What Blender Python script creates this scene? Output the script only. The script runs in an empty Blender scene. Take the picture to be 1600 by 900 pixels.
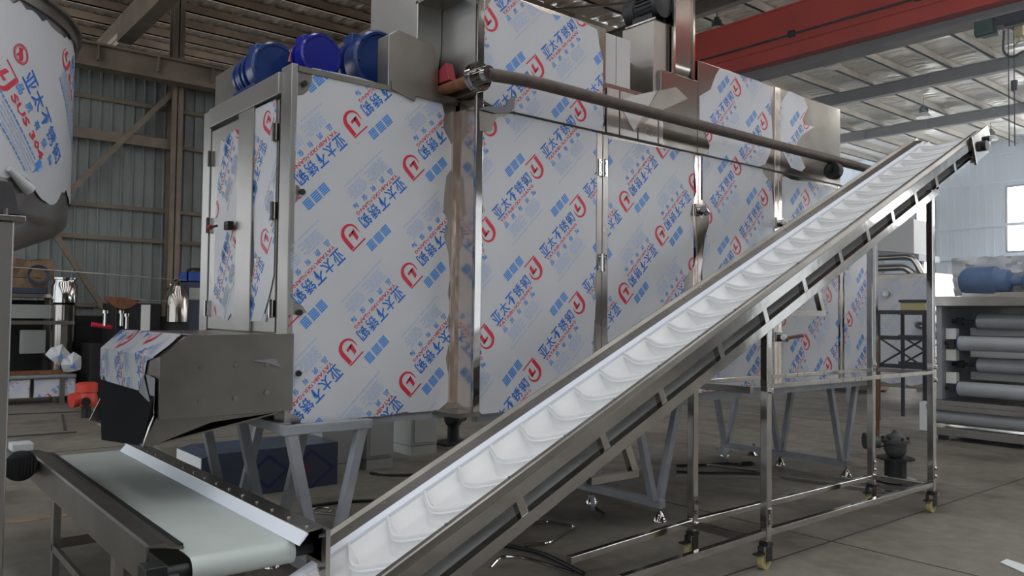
import bpy, bmesh, math, random
from mathutils import Vector, Matrix
from mathutils.geometry import tessellate_polygon
random.seed(7)
S = bpy.context.scene
COL = S.collection

# ------------------------------------------------------------------ camera, world, lights, exposure
F = 1248.7
CAM = Vector((0, 0, 1.5))
YAW, PIT, ROL = math.radians(50.304), math.radians(1.9465), math.radians(0.6937)
fw = Vector((math.cos(YAW)*math.cos(PIT), math.sin(YAW)*math.cos(PIT), math.sin(PIT)))
rt = fw.cross(Vector((0, 0, 1))).normalized(); up = rt.cross(fw)
r2 = rt*math.cos(ROL) + up*math.sin(ROL); u2 = -rt*math.sin(ROL) + up*math.cos(ROL)
cd = bpy.data.cameras.new('camera'); cam = bpy.data.objects.new('camera', cd); COL.objects.link(cam)
cam.matrix_world = Matrix(((r2.x, u2.x, -fw.x, CAM.x), (r2.y, u2.y, -fw.y, CAM.y), (r2.z, u2.z, -fw.z, CAM.z), (0, 0, 0, 1)))
cd.sensor_fit = 'HORIZONTAL'; cd.sensor_width = 36; cd.lens = 36*F/1600; cd.clip_end = 300; cd.clip_start = .05
S.camera = cam
S.view_settings.view_transform = 'Standard'; S.view_settings.look = 'None'
S.view_settings.gamma = 1; S.view_settings.use_curve_mapping = False
S.view_settings.exposure = 0.0
W = bpy.data.worlds.new('sky'); S.world = W; W.use_nodes = True
bg = W.node_tree.nodes['Background']; bg.inputs[0].default_value = (.86, .93, 1.0, 1); bg.inputs[1].default_value = 1.7
def area(name, loc, target, sx, sy, power, col):
    l = bpy.data.lights.new(name, 'AREA'); l.shape = 'RECTANGLE'; l.size = sx; l.size_y = sy; l.energy = power; l.color = col
    o = bpy.data.objects.new(name, l); COL.objects.link(o); o.location = loc
    o.rotation_euler = (Vector(target)-Vector(loc)).to_track_quat('-Z', 'Y').to_euler()
    return o
sl = bpy.data.lights.new('sun', 'SUN'); sl.energy = 3.0; sl.angle = .01; sl.color = (1, .93, .82)
so = bpy.data.objects.new('sun', sl); COL.objects.link(so); so.rotation_euler = (math.radians(35), 0, math.radians(20)); so.location = (0, -20, 20)

def at(px, py, ax, val):
    """world point where the ray through pixel (px, py) of the 1600x900 frame meets the plane axis = val"""
    d = r2*((px-800)/F) - u2*((py-450)/F) + fw
    i = 'xyz'.index(ax); t = (val-CAM[i])/d[i]
    return CAM + d*t

# ------------------------------------------------------------------ materials
def mat(name, col, rough=.5, metal=0.0, noise=0.0, nscale=8.0, bump=0.0, bscale=20.0, stretch=(1, 1, 1), spec=.5, col2=None, emit=0.0, rvar=0.0):
    m = bpy.data.materials.new(name); m.use_nodes = True
    nt = m.node_tree; b = nt.nodes['Principled BSDF']
    b.inputs['Base Color'].default_value = (*col, 1); b.inputs['Roughness'].default_value = rough
    b.inputs['Metallic'].default_value = metal; b.inputs['Specular IOR Level'].default_value = spec
    if emit: b.inputs['Emission Color'].default_value = (*col, 1); b.inputs['Emission Strength'].default_value = emit
    if noise or bump or col2 or rvar:
        tc = nt.nodes.new('ShaderNodeTexCoord'); mp = nt.nodes.new('ShaderNodeMapping'); mp.inputs['Scale'].default_value = stretch
        nt.links.new(tc.outputs['Object'], mp.inputs['Vector'])
    if noise or col2:
        n = nt.nodes.new('ShaderNodeTexNoise'); n.inputs['Scale'].default_value = nscale; n.inputs['Detail'].default_value = 5
        nt.links.new(mp.outputs[0], n.inputs['Vector'])
        mx = nt.nodes.new('ShaderNodeMixRGB'); c2 = col2 or tuple(max(0, c*(1-noise)) for c in col)
        mx.inputs[1].default_value = (*col, 1); mx.inputs[2].default_value = (*c2, 1)
        rp = nt.nodes.new('ShaderNodeValToRGB'); rp.color_ramp.elements[0].position = .35; rp.color_ramp.elements[1].position = .65
        nt.links.new(n.outputs['Fac'], rp.inputs[0]); nt.links.new(rp.outputs[0], mx.inputs[0]); nt.links.new(mx.outputs[0], b.inputs['Base Color'])
    if rvar:
        n3 = nt.nodes.new('ShaderNodeTexNoise'); n3.inputs['Scale'].default_value = nscale; nt.links.new(mp.outputs[0], n3.inputs['Vector'])
        mr = nt.nodes.new('ShaderNodeMapRange'); mr.inputs['To Min'].default_value = max(.02, rough-rvar); mr.inputs['To Max'].default_value = rough+rvar
        nt.links.new(n3.outputs['Fac'], mr.inputs[0]); nt.links.new(mr.outputs[0], b.inputs['Roughness'])
    if bump:
        n2 = nt.nodes.new('ShaderNodeTexNoise'); n2.inputs['Scale'].default_value = bscale; n2.inputs['Detail'].default_value = 2
        nt.links.new(mp.outputs[0], n2.inputs['Vector'])
        bp = nt.nodes.new('ShaderNodeBump'); bp.inputs['Strength'].default_value = bump; bp.inputs['Distance'].default_value = .02
        nt.links.new(n2.outputs['Fac'], bp.inputs['Height']); nt.links.new(bp.outputs[0], b.inputs['Normal'])
    return m
M = {}
M['steel'] = mat('brushed_steel', (.42, .395, .365), .30, 1, .18, 3, .10, 3.0, rvar=.08)
M['steel_dk'] = mat('dull_steel', (.31, .29, .26), .36, 1, .2, 4, .08, 4)
M['satin'] = mat('satin_steel', (.45, .44, .415), .36, 1, .12, 3, .06, 4)
M['mirror'] = mat('polished_steel', (.50, .485, .46), .10, 1, .15, 5, .05, 6)
M['wavy'] = mat('bare_steel_sheet', (.35, .32, .285), .17, 1, .1, 2, .35, 1.6)
M['warm'] = mat('bright_steel_sheet', (.80, .70, .63), .16, 1, .1, 3, .3, 4)
M['film'] = mat('white_protective_film', (.59, .60, .625), .32, 0, .06, 1.5, .06, 3)
M['filmback'] = mat('film_reverse_side', (.22, .225, .235), .5, 0, .1, 4, .1, 6)
M['pblue'] = mat('blue_print', (.012, .15, .56), .4)
M['pmid'] = mat('mid_blue_print', (.06, .27, .70), .4)
M['ppale'] = mat('pale_blue_print', (.40, .49, .68), .4)
M['pred'] = mat('red_print', (.62, .025, .055), .4)
M['galv'] = mat('grey_painted_tube', (.32, .335, .355), .38, .12, .2, 6)
M['belt'] = mat('white_belt', (.74, .74, .73), .38, 0, .05, 4)
M['flat'] = mat('grey_green_belt', (.52, .57, .54), .42, 0, .12, 3, .03, 5)
M['uhmw'] = mat('white_plastic_strip', (.80, .83, .90), .4)
M['blue'] = mat('blue_enamel', (.008, .015, .27), .22, 0, .2, 10)
M['blue2'] = mat('blue_fan_paint', (.008, .035, .17), .28, 0, .25, 8)
M['black'] = mat('black_plastic', (.012, .013, .014), .45)
M['mattblack'] = mat('matt_black_rubber', (.010, .010, .011), .9, spec=.1)
M['dred0'] = mat('dull_red_plastic', (.30, .03, .04), .6)
M['nearwall'] = mat('dark_hall_wall', (.075, .068, .06), .7, 0, .2, 1)
M['castgrey'] = mat('cast_iron_grey', (.10, .10, .095), .55, .2, .3, 12)
M['dark'] = mat('dark_iron', (.03, .03, .032), .5, .4, .3, 8)
M['rust'] = mat('rusty_pipe', (.105, .075, .06), .55, .35, .3, 12, .1, 40, col2=(.07, .055, .048))
M['rust2'] = mat('orange_rust', (.22, .09, .04), .7, .2, .4, 15, .15, 40)
M['red'] = mat('crane_red', (.62, .055, .025), .5, 0, .12, 1.2)
M['redp'] = mat('red_plastic', (.55, .05, .03), .45)
M['beam'] = mat('brown_beam_paint', (.24, .19, .145), .6, .1, .25, 3)
M['beamg'] = mat('grey_beam_paint', (.27, .255, .25), .6, .1, .2, 2)
M['purlin_lit'] = mat('lit_purlin_paint', (.62, .57, .49), .6, .05, .25, 2)  # same purlins, brighter light at the right end put into the colour
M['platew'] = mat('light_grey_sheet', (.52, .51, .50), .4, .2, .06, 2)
M['bluehaze'] = mat('hazed_blue_paint', (.10, .17, .32), .5, 0, .2, 5)  # greyed blue, the hazy veil mixed into the colour
M['purlin'] = mat('shaded_purlin_paint', (.40, .30, .22), .6, .1, .35, 2)  # dim light of the left roof put into the colour
M['wallm'] = mat('corrugated_wall', (.26, .285, .275), .6, .1, .2, 1.2)
M['cab'] = mat('cabinet_grey', (.34, .35, .33), .45, 0, .06, 3)
M['navy'] = mat('navy_wrap', (.05, .062, .10), .4, 0, .2, 3)
M['yellow'] = mat('yellow_caster', (.42, .37, .16), .5)
M['green'] = mat('hoist_green', (.01, .06, .035), .5, 0, .3, 10)
M['orange'] = mat('orange_paint', (.75, .25, .05), .5)
M['lamp'] = mat('lamp_shade', (.75, .75, .72), .4)
M['card'] = mat('brown_cardboard', (.26, .17, .10), .8, 0, .3, 6)
M['crate'] = mat('blue_crate', (.03, .09, .35), .5)
M['roller'] = mat('grey_roller', (.40, .42, .44), .45, .1, .1, 4)
M['paint_w'] = mat('white_paint', (.7, .72, .72), .5)
M['glow'] = mat('window_daylight', (.93, .97, 1.0), .5, emit=6.0)
M['yband'] = mat('faded_orange_line', (.30, .19, .09), .8, 0, .4, 6)
M['copper'] = mat('brown_grip', (.20, .07, .04), .5)

# ------------------------------------------------------------------ mesh helper
class MB:
    def __init__(s): s.v = []; s.f = []; s.m = []; s.mi = 0
    def add(s, vs, fs):
        o = len(s.v); s.v += [Vector(p) for p in vs]
        for f in fs: s.f.append([o+i for i in f]); s.m.append(s.mi)
        return s
    def hexa(s, p):   # 8 points: 0-3 one face, 4-7 the opposite
        return s.add(p, [(0, 3, 2, 1), (4, 5, 6, 7), (0, 1, 5, 4), (1, 2, 6, 5), (2, 3, 7, 6), (3, 0, 4, 7)])
    def box(s, a, b):
        x0, x1 = sorted((a[0], b[0])); y0, y1 = sorted((a[1], b[1])); z0, z1 = sorted((a[2], b[2]))
        return s.hexa([(x0, y0, z0), (x1, y0, z0), (x1, y1, z0), (x0, y1, z0), (x0, y0, z1), (x1, y0, z1), (x1, y1, z1), (x0, y1, z1)])
    def bar(s, p, q, w, h, upv=(0, 0, 1)):     # box section w x h from p to q
        p = Vector(p); q = Vector(q); d = (q-p).normalized(); u = Vector(upv)
        if abs(d.dot(u)) > .98: u = Vector((0, 1, 0)) if abs(d.y) < .9 else Vector((1, 0, 0))
        a = d.cross(u).normalized(); u = a.cross(d)
        a = a*w/2; u = u*h/2
        return s.hexa([p-a-u, p+a-u, p+a+u, p-a+u, q-a-u, q+a-u, q+a+u, q-a+u])
    def prism(s, poly, vec):
        n = len(poly); vec = Vector(vec); a = [Vector(p) for p in poly]; b = [p+vec for p in a]
        fs = [tuple(range(n-1, -1, -1)), tuple(range(n, 2*n))] + [(i, (i+1) % n, n+(i+1) % n, n+i) for i in range(n)]
        return s.add(a+b, fs)
    def lathe(s, p, q, prof, seg=20):           # prof: list of (t along p->q in metres, radius)
        p = Vector(p); d = (Vector(q)-p).normalized()
        u = d.orthogonal().normalized(); w = d.cross(u); vs = []; fs = []
        for t, r in prof:
            for k in range(seg):
                a = 2*math.pi*k/seg; vs.append(p+d*t+(u*math.cos(a)+w*math.sin(a))*r)
        for i in range(len(prof)-1):
            for k in range(seg):
                k2 = (k+1) % seg; fs.append((i*seg+k, i*seg+k2, (i+1)*seg+k2, (i+1)*seg+k))
        fs.append(tuple(range(seg-1, -1, -1))); n = (len(prof)-1)*seg; fs.append(tuple(range(n, n+seg)))
        return s.add(vs, fs)
    def cyl(s, p, q, r, seg=16, r2=None):
        L = (Vector(q)-Vector(p)).length
        return s.lathe(p, q, [(0, r), (L, r if r2 is None else r2)], seg)
    def ring(s, p, q, ro, ri, seg=24):
        L = (Vector(q)-Vector(p)).length; p = Vector(p); d = (Vector(q)-p).normalized(); u = d.orthogonal().normalized(); w = d.cross(u); vs = []; fs = []
        for t, r in ((0, ro), (L, ro), (L, ri), (0, ri)):
            for k in range(seg):
                a = 2*math.pi*k/seg; vs.append(p+d*t+(u*math.cos(a)+w*math.sin(a))*r)
        for i in range(4):
            for k in range(seg):
                k2 = (k+1) % seg; j = (i+1) % 4; fs.append((i*seg+k, i*seg+k2, j*seg+k2, j*seg+k))
        return s.add(vs, fs)
    def tube(s, pts, r, seg=10, rad=0.0, n=6):
        pts = [Vector(p) for p in pts]
        if rad:                                 # round the corners
            out = [pts[0]]
            for i in range(1, len(pts)-1):
                a = (pts[i-1]-pts[i]); b = (pts[i+1]-pts[i]); k = min(rad, a.length*.45, b.length*.45)
                A = pts[i]+a.normalized()*k; B = pts[i]+b.normalized()*k
                for j in range(n+1):
                    t = j/n; out.append(A*(1-t)**2+pts[i]*2*t*(1-t)+B*t*t)
            pts = out+[pts[-1]]
        vs = []; fs = []; d0 = (pts[1]-pts[0]).normalized(); u = d0.orthogonal().normalized()
        for i, p in enumerate(pts):
            d = ((pts[min(i+1, len(pts)-1)]-pts[max(i-1, 0)])).normalized()
            u = (u-d*u.dot(d)).normalized(); w = d.cross(u)
            for k in range(seg):
                a = 2*math.pi*k/seg; vs.append(p+(u*math.cos(a)+w*math.sin(a))*r)
        for i in range(len(pts)-1):
            for k in range(seg):
                k2 = (k+1) % seg; fs.append((i*seg+k, i*seg+k2, (i+1)*seg+k2, (i+1)*seg+k))
        fs.append(tuple(range(seg-1, -1, -1))); nn = (len(pts)-1)*seg; fs.append(tuple(range(nn, nn+seg)))
        return s.add(vs, fs)
    def build(s, name, mats, parent=None, origin=None, smooth=True, bevel=0.0, label=None, fix=True):
        if not isinstance(mats, (list, tuple)): mats = [mats]
        O = Vector(origin) if origin is not None else (ORG.get(parent.name, Vector()) if parent else Vector())
        me = bpy.data.meshes.new(name); me.from_pydata([tuple(v-O) for v in s.v], [], s.f)
        for m_ in mats: me.materials.append(M[m_] if isinstance(m_, str) else m_)
        if len(mats) > 1:
            me.polygons.foreach_set('material_index', s.m)
        if fix:
            bm = bmesh.new(); bm.from_mesh(me); bmesh.ops.recalc_face_normals(bm, faces=bm.faces); bm.to_mesh(me); bm.free()
        o = bpy.data.objects.new(name, me); COL.objects.link(o)
        if parent: o.parent = parent; ORG[o.name] = O
        else: o.location = O; ORG[o.name] = O
        if smooth:
            me.polygons.foreach_set('use_smooth', [True]*len(me.polygons)); me.update()
            try: me.set_sharp_from_angle(angle=math.radians(35))
            except Exception: pass
        if bevel:
            b = o.modifiers.new('bevel', 'BEVEL'); b.width = bevel; b.segments = 2; b.limit_method = 'ANGLE'; b.harden_normals = False
        if label: o['label'] = label
        return o
ORG = {}
def tag(o, label, cat, group=None):
    o['label'] = label; o['category'] = cat
    if group: o['group'] = group
    return o
def thing(name, label, cat, loc, group=None):
    o = bpy.data.objects.new(name, None); COL.objects.link(o); o.location = loc; o.empty_display_size = .1
    ORG[o.name] = Vector(loc); return tag(o, label, cat, group)
def struct(name, mb, mats, **k):
    o = mb.build(name, mats, **k); o['kind'] = 'structure'; return o
def dup(root, loc, label=None, group=None):
    r = root.copy(); COL.objects.link(r); r.location = loc
    if label: r['label'] = label
    if group: r['group'] = group
    for ch in list(root.children):
        c = ch.copy(); COL.objects.link(c); c.parent = r
        for g in list(ch.children):
            d = g.copy(); COL.objects.link(d); d.parent = c
    return r

# ------------------------------------------------------------------ the hall
YB, YN, X0, X1, ZR = 17.0, -9.0, -12.0, 36.0, 8.3
def floor_material():
    m = bpy.data.materials.new('worn_concrete'); m.use_nodes = True; nt = m.node_tree; b = nt.nodes['Principled BSDF']
    tc = nt.nodes.new('ShaderNodeTexCoord')
    def noise(sc, det, st=(1, 1, 1)):
        mp = nt.nodes.new('ShaderNodeMapping'); mp.inputs['Scale'].default_value = st; nt.links.new(tc.outputs['Object'], mp.inputs[0])
        n = nt.nodes.new('ShaderNodeTexNoise'); n.inputs['Scale'].default_value = sc; n.inputs['Detail'].default_value = det
        nt.links.new(mp.outputs[0], n.inputs['Vector']); return n.outputs['Fac']
    def ramp(src, p0, p1, c0, c1):
        r = nt.nodes.new('ShaderNodeValToRGB'); r.color_ramp.elements[0].position = p0; r.color_ramp.elements[1].position = p1
        r.color_ramp.elements[0].color = (*c0, 1); r.color_ramp.elements[1].color = (*c1, 1); nt.links.new(src, r.inputs[0]); return r.outputs[0]
    def mult(a, c):
        x = nt.nodes.new('ShaderNodeMixRGB'); x.blend_type = 'MULTIPLY'; x.inputs[0].default_value = 1
        nt.links.new(a, x.inputs[1]); nt.links.new(c, x.inputs[2]); return x.outputs[0]
    base = ramp(noise(.55, 6), .3, .7, (.155, .138, .112), (.225, .205, .172))
    fine = ramp(noise(9, 5), .3, .7, (.8, .8, .8), (1.1, 1.1, 1.1))
    stain = ramp(noise(1.6, 4, (1, .5, 1)), .36, .48, (.62, .6, .58), (1, 1, 1))
    col = mult(mult(base, fine), stain)
    nt.links.new(col, b.inputs['Base Color'])
    b.inputs['Roughness'].default_value = .5
    rr = ramp(noise(3, 3), .3, .7, (.42, .42, .42), (.65, .65, .65)); nt.links.new(rr, b.inputs['Roughness'])
    return m
M['floor'] = floor_material()
mb = MB(); mb.box((X0, YN-25, -.3), (X1+6, YB+.3, 0)); struct('floor', mb, 'floor', smooth=False)
M['joint'] = mat('floor_joint', (.045, .04, .036), .8)
def strip(name, pts, w, m, z=.002):
    mb = MB()
    for a, b in zip(pts, pts[1:]): mb.bar((a[0], a[1], z/2), (b[0], b[1], z/2), w, z)
    return struct(name, mb, m, smooth=False)
strip('trim_1', [(-4, 2.86), (22, 2.70)], .012, 'joint')
strip('trim_2', [(5.16, -4), (5.15, 14)], .012, 'joint')
strip('trim_3', [(11.2, -4), (11.2, 14)], .012, 'joint')
strip('trim_4', [(-2, 9.6), (30, 9.5)], .014, 'joint')
strip('trim_5', [(.2, 6.59), (1.9, 6.61)], .06, 'yband')

# corrugated back wall
def corrugated(name, p0, p1, z0, z1, inward, m, pitch=.2, dep=.035, holes=()):
    p0 = Vector(p0); p1 = Vector(p1); d = (p1-p0); L = d.length; d = d/L; inn = Vector(inward); mb = MB(); n = int(L/pitch)
    prof = []
    for i in range(n+1):
        a = i*pitch
        prof += [(a, 0), (a+pitch*.16, 0), (a+pitch*.22, dep), (a+pitch*.34, dep), (a+pitch*.40, 0)]
    prof = [q for q in prof if q[0] <= L]+[(L, 0)]
    zs = sorted({z0, z1} | {z for h in holes for z in h[2:]})
    for za, zb in zip(zs, zs[1:]):
        vs = []; fs = []
        for s_, o_ in prof:
            p = p0+d*s_+inn*o_; vs += [(p.x, p.y, za), (p.x, p.y, zb)]
        for i in range(len(prof)-1):
            mid = (prof[i][0]+prof[i+1][0])/2
            if any(h[0] < mid < h[1] and h[2] <= za+1e-6 and zb-1e-6 <= h[3] for h in holes): continue
            fs.append((2*i, 2*i+2, 2*i+3, 2*i+1))
        mb.add(vs, fs)
    mb.add([p0-inn*.05, p1-inn*.05, p1-inn*.1, p0-inn*.1], [])
    return struct(name, mb, m, smooth=False, fix=False)
corrugated('wall_back', (X0, YB, 0), (X1, YB, 0), 0, 6.45, (0, -1, 0), 'wallm', holes=[(4.0, 11.4, 1.6, 4.6)])
M['endwall'] = mat('pale_end_wall', (.72, .82, .95), .6, 0, .06, 1)  # wall blued and paled to carry the veil of glare
mb = MB()
for z in (1.6, 2.9, 3.52, 4.85, 5.6): mb.box((X0, YB-.10, z-.04), (X1, YB-.04, z+.04))
struct('trim_6', mb, 'beam', smooth=False)
# end wall with daylight openings, and the near side of the hall (behind the camera) with its big doors
YW = 27.0
corrugated('wall_far', (X0, YW, 0), (X1, YW, 0), 0, ZR+.9, (0, -1, 0), 'wallm', pitch=.4)
corrugated('wall_end', (X1, YW, 0), (X1, YN, 0), 0, ZR+.9, (-1, 0, 0), 'endwall', pitch=.3, dep=.008,
           holes=[(YW-15.6, YW-14.8, 2.0, 6.65), (YW-12.05, YW-6.5, 4.3, 6.95), (YW-3.5, YW+2.5, 4.3, 6.95), (YW+3, YW+7, 0, 5)])
mb = MB()
for z in (1.2, 2.6, 4.1, 5.4, 7.2, 8.3): mb.box((X1-.14, YN, z-.06), (X1-.03, YB, z+.06))
struct('trim_7', mb, 'endwall', smooth=False)
M['pane'] = mat('bright_sky_pane', (.90, .95, 1.0), .3, emit=9.0)
M['panebright'] = mat('fill_clerestory_pane', (.93, .96, 1.0), .3, emit=5.0)  # pane of the added near wall clerestory
M['fillsky'] = mat('fill_skylight_panel', (.93, .97, 1.0), .4, emit=14.0)
M['panedim'] = mat('fill_window_pane', (.93, .96, 1.0), .3, emit=1.5)  # pane of the added back wall window
M['skylight'] = mat('skylight_panel', (.95, .97, 1.0), .4, emit=5.6)
for k, (ya, yb, za, zb) in enumerate([(14.8, 15.6, 2.0, 6.65), (6.5, 12.05, 4.3, 6.95), (-2.5, 3.5, 4.3, 6.95), (-7, -3, 0, 5)]):
    mb = MB(); mb.box((X1+.02, ya, za), (X1+.06, yb, zb)); w = struct('window_%d' % (k+1), mb, 'pane', smooth=False)
    mb = MB(); n = max(1, int((yb-ya)/1.4))
    for i in range(n+1):
        y = ya+(yb-ya)*i/n; mb.box((X1-.03, y-.03, za), (X1+.02, y+.03, zb))
    mb.box((X1-.03, ya, za-.04), (X1+.02, yb, za+.04)); mb.box((X1-.03, ya, zb-.04), (X1+.02, yb, zb+.04))
    mb.build('window_frame', 'beamg', w, smooth=False)['kind'] = 'structure'
mb = MB(); mb.box((-8, YB+.02, 1.6), (-.6, YB+.05, 4.6)); w = struct('window_20', mb, 'panedim', smooth=False)  # unseen window, added for bright reflections on the left steel faces
mb = MB()
for i in range(7): mb.box((-8+i*7.4/6-.04, YB-.03, 1.55), (-8+i*7.4/6+.04, YB+.02, 4.65))
mb.box((-8, YB-.03, 1.55), (-.6, YB+.02, 1.62)); mb.box((-8, YB-.03, 3.07), (-.6, YB+.02, 3.13)); mb.box((-8, YB-.03, 4.58), (-.6, YB+.02, 4.65)); mb.build('window_frame', 'beam', w, smooth=False)['kind'] = 'structure'
for k_, (xa, xb) in enumerate(((14.5, 21.5), (22.5, 35))):  # unseen clerestory windows, added to light the right part of the roof
    mb = MB(); mb.box((xa, YN-.02, 5.3), (xb, YN+.01, 6.5)); struct('window_%d' % (21+k_), mb, 'panebright', smooth=False)
mb = MB(); mb.box((24.5, YW-.08, 2.2), (35.5, YW-.05, 6.6)); w = struct('window_23', mb, 'pane', smooth=False)  # window added on the far wall to brighten the end wall
mb = MB()
for i in range(8): mb.box((24.5+i*11/7-.05, YW-.14, 2.1), (24.5+i*11/7+.05, YW-.08, 6.7))
for z in (2.15, 4.4, 6.65): mb.box((24.5, YW-.14, z-.05), (35.5, YW-.08, z+.05))
mb.build('window_frame', 'beamg', w, smooth=False)['kind'] = 'structure'
# near wall: piers between the open doors
mb = MB()
for xa, xb in ((-12, -5), (-1, 9), (14, 22), (26, 36)): mb.box((xa, YN-.2, 0), (xb, YN, 4.5))
mb.box((X0, YN-.2, 4.5), (X1, YN, ZR+.9))
struct('wall_near', mb, 'nearwall', smooth=False)
# roof: foil-faced sheets over purlins and rafters
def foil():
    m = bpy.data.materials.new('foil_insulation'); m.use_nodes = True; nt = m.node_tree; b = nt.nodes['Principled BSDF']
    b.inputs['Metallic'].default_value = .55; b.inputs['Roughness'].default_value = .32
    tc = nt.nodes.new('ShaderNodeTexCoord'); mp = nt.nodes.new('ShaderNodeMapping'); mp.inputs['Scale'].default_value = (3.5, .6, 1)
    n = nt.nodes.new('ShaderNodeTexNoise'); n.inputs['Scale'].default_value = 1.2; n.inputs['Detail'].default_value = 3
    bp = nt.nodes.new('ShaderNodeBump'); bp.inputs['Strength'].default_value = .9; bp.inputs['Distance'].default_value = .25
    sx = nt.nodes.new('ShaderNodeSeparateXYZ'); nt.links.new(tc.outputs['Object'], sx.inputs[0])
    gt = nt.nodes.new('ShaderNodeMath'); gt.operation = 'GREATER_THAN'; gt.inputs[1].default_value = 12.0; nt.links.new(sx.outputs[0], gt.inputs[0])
    mx = nt.nodes.new('ShaderNodeMixRGB'); mx.inputs[1].default_value = (.16, .12, .09, 1); mx.inputs[2].default_value = (.86, .82, .74, 1); nt.links.new(gt.outputs[0], mx.inputs[0]); nt.links.new(mx.outputs[0], b.inputs['Base Color'])  # dim left and bright right roof light painted into the foil colour
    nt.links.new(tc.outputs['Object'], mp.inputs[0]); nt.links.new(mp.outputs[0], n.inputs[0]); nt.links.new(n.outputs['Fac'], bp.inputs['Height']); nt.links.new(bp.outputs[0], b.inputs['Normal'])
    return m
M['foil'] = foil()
mb = MB(); n = int((X1-X0)/.12); ny = 60
vs = []; fs = []
for i in range(n+1):
    x = X0+(X1-X0)*i/n
    for j in range(ny+1):
        y = YN+(YW-YN)*j/ny
        sag = .06*math.sin(math.pi*((y-YN)/1.13 % 1.0))
        vs.append((x, y, ZR+.62-sag+.025*math.sin(x*2*math.pi/.36)+.015*math.sin(x*5.1+y*1.7)))
for i in range(n):
    for j in range(ny): a = i*(ny+1)+j; fs.append((a, a+ny+1, a+ny+2, a+1))
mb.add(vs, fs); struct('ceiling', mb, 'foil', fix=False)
mb = MB(); mb.box((X0, YN, ZR+.75), (X1, YW, ZR+.8)); struct('ceiling_deck', mb, 'beam', smooth=False)
k = 5                            # translucent skylight strips let into the roof, one in every bay
for xa, ya, yb in ((-7.6, -7.5, 14), (-2.7, -7.5, 14), (2.1, -7.5, 7), (7.0, -7.5, 7), (11.6, -7.5, 3), (16.5, -7.5, 2.2), (21.0, -7.5, 6.5), (25.6, -6, 4), (29.6, -6, 4.6), (33.0, -6, 4.6)):
    mb = MB(); mb.box((xa, ya, ZR+.49), (xa+(1.1 if xa < 25 else 2.6), yb, ZR+.505)); struct('window_%d' % k, mb, 'skylight' if xa < 25 else 'fillsky', smooth=False); k += 1  # far strips widened and brightened as fill light for the end wall
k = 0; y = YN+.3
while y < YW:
    for xa, xb, m_ in ((X0, 13.4, 'purlin'), (13.4, X1, 'purlin_lit')):
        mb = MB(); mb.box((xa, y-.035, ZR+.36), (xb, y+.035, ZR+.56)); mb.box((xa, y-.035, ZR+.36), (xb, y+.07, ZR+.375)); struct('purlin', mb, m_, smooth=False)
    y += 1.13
RX = [-4.6, .25, 4.98, 9.95, 14.6, 19.2, 24.0, 29.4]
for x in RX:
    m_ = 'beamg' if x > 18 else 'beam'
    zl = ZR-(.45 if abs(x-9.95) < .1 else 0)
    mb = MB(); mb.box((x-.01, YN, zl), (x+.01, YW, ZR+.36)); mb.box((x-.11, YN, zl), (x+.11, YW, zl+.02)); mb.box((x-.11, YN, ZR+.34), (x+.11, YW, ZR+.36))
    yy = YN+1
    while yy < YB: mb.box((x-.1, yy-.01, ZR+.02), (x+.1, yy+.01, ZR+.34)); yy += 2.26
    struct('rafter', mb, m_, smooth=False)
    mb = MB(); mb.box((x-.11, YB-.40, 0), (x+.11, YB-.38, ZR)); mb.box((x-.11, YB-.14, 0), (x+.11, YB-.12, ZR)); mb.box((x-.01, YB-.4, 0), (x+.01, YB-.12, ZR))
    struct('column', mb, 'beam', smooth=False)
# crane runway girder along the back wall, with web stiffeners, and its bracing
mb = MB(); yg = 16.2
mb.box((X0, yg-.01, 5.98), (X1, yg+.01, 6.40)); mb.box((X0, yg-.14, 6.38), (X1, yg+.14, 6.42)); mb.box((X0, yg-.16, 5.96), (X1, yg+.16, 5.99))
x = X0+.7
while x < X1: mb.box((x-.012, yg-.13, 6.10), (x+.012, yg-.01, 6.38)); x += 1.05
struct('trim_8', mb, 'beam', smooth=False)
mb = MB(); mb.bar((5.1, 16.75, 6.15), (2.5, 16.75, 2.95), .12, .1); mb.bar((2.9, 16.75, 2.9), (4.1, 16.75, 1.0), .1, .1)
mb.bar((5.1, 16.75, 4.85), (X0, 16.75, 4.85), .05, .2)
struct('trim_9', mb, 'beam', smooth=False)
# box beams along the width on the runway side
mb = MB(); mb.box((3.80, 8.0, 6.66), (3.98, 16.5, 7.10)); mb.box((3.80, 8, 6.63), (4.06, 16.5, 6.66)); struct('trim_10', mb, 'beam', smooth=False)
mb = MB()
for (a, b) in (((9.4, 16.3, 8.3), (13.5, 10.5, 8.25)), ((5.2, 14.5, 8.3), (9.4, 9.0, 8.3)), ((9.5, 13.0, 7.2), (9.5, 13.0, 8.3))): mb.bar(a, b, .05, .05)
mb.bar((9.45, 12.6, 6.4), (9.45, 12.6, 8.3), .12, .12); mb.bar((9.45, 12.2, 6.4), (9.45, 12.2, 8.3), .1, .1); mb.bar((6.5, 12.6, 7.1), (9.5, 12.6, 7.1), .1, .1)
struct('trim_11', mb, 'beam', smooth=False)

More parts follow.
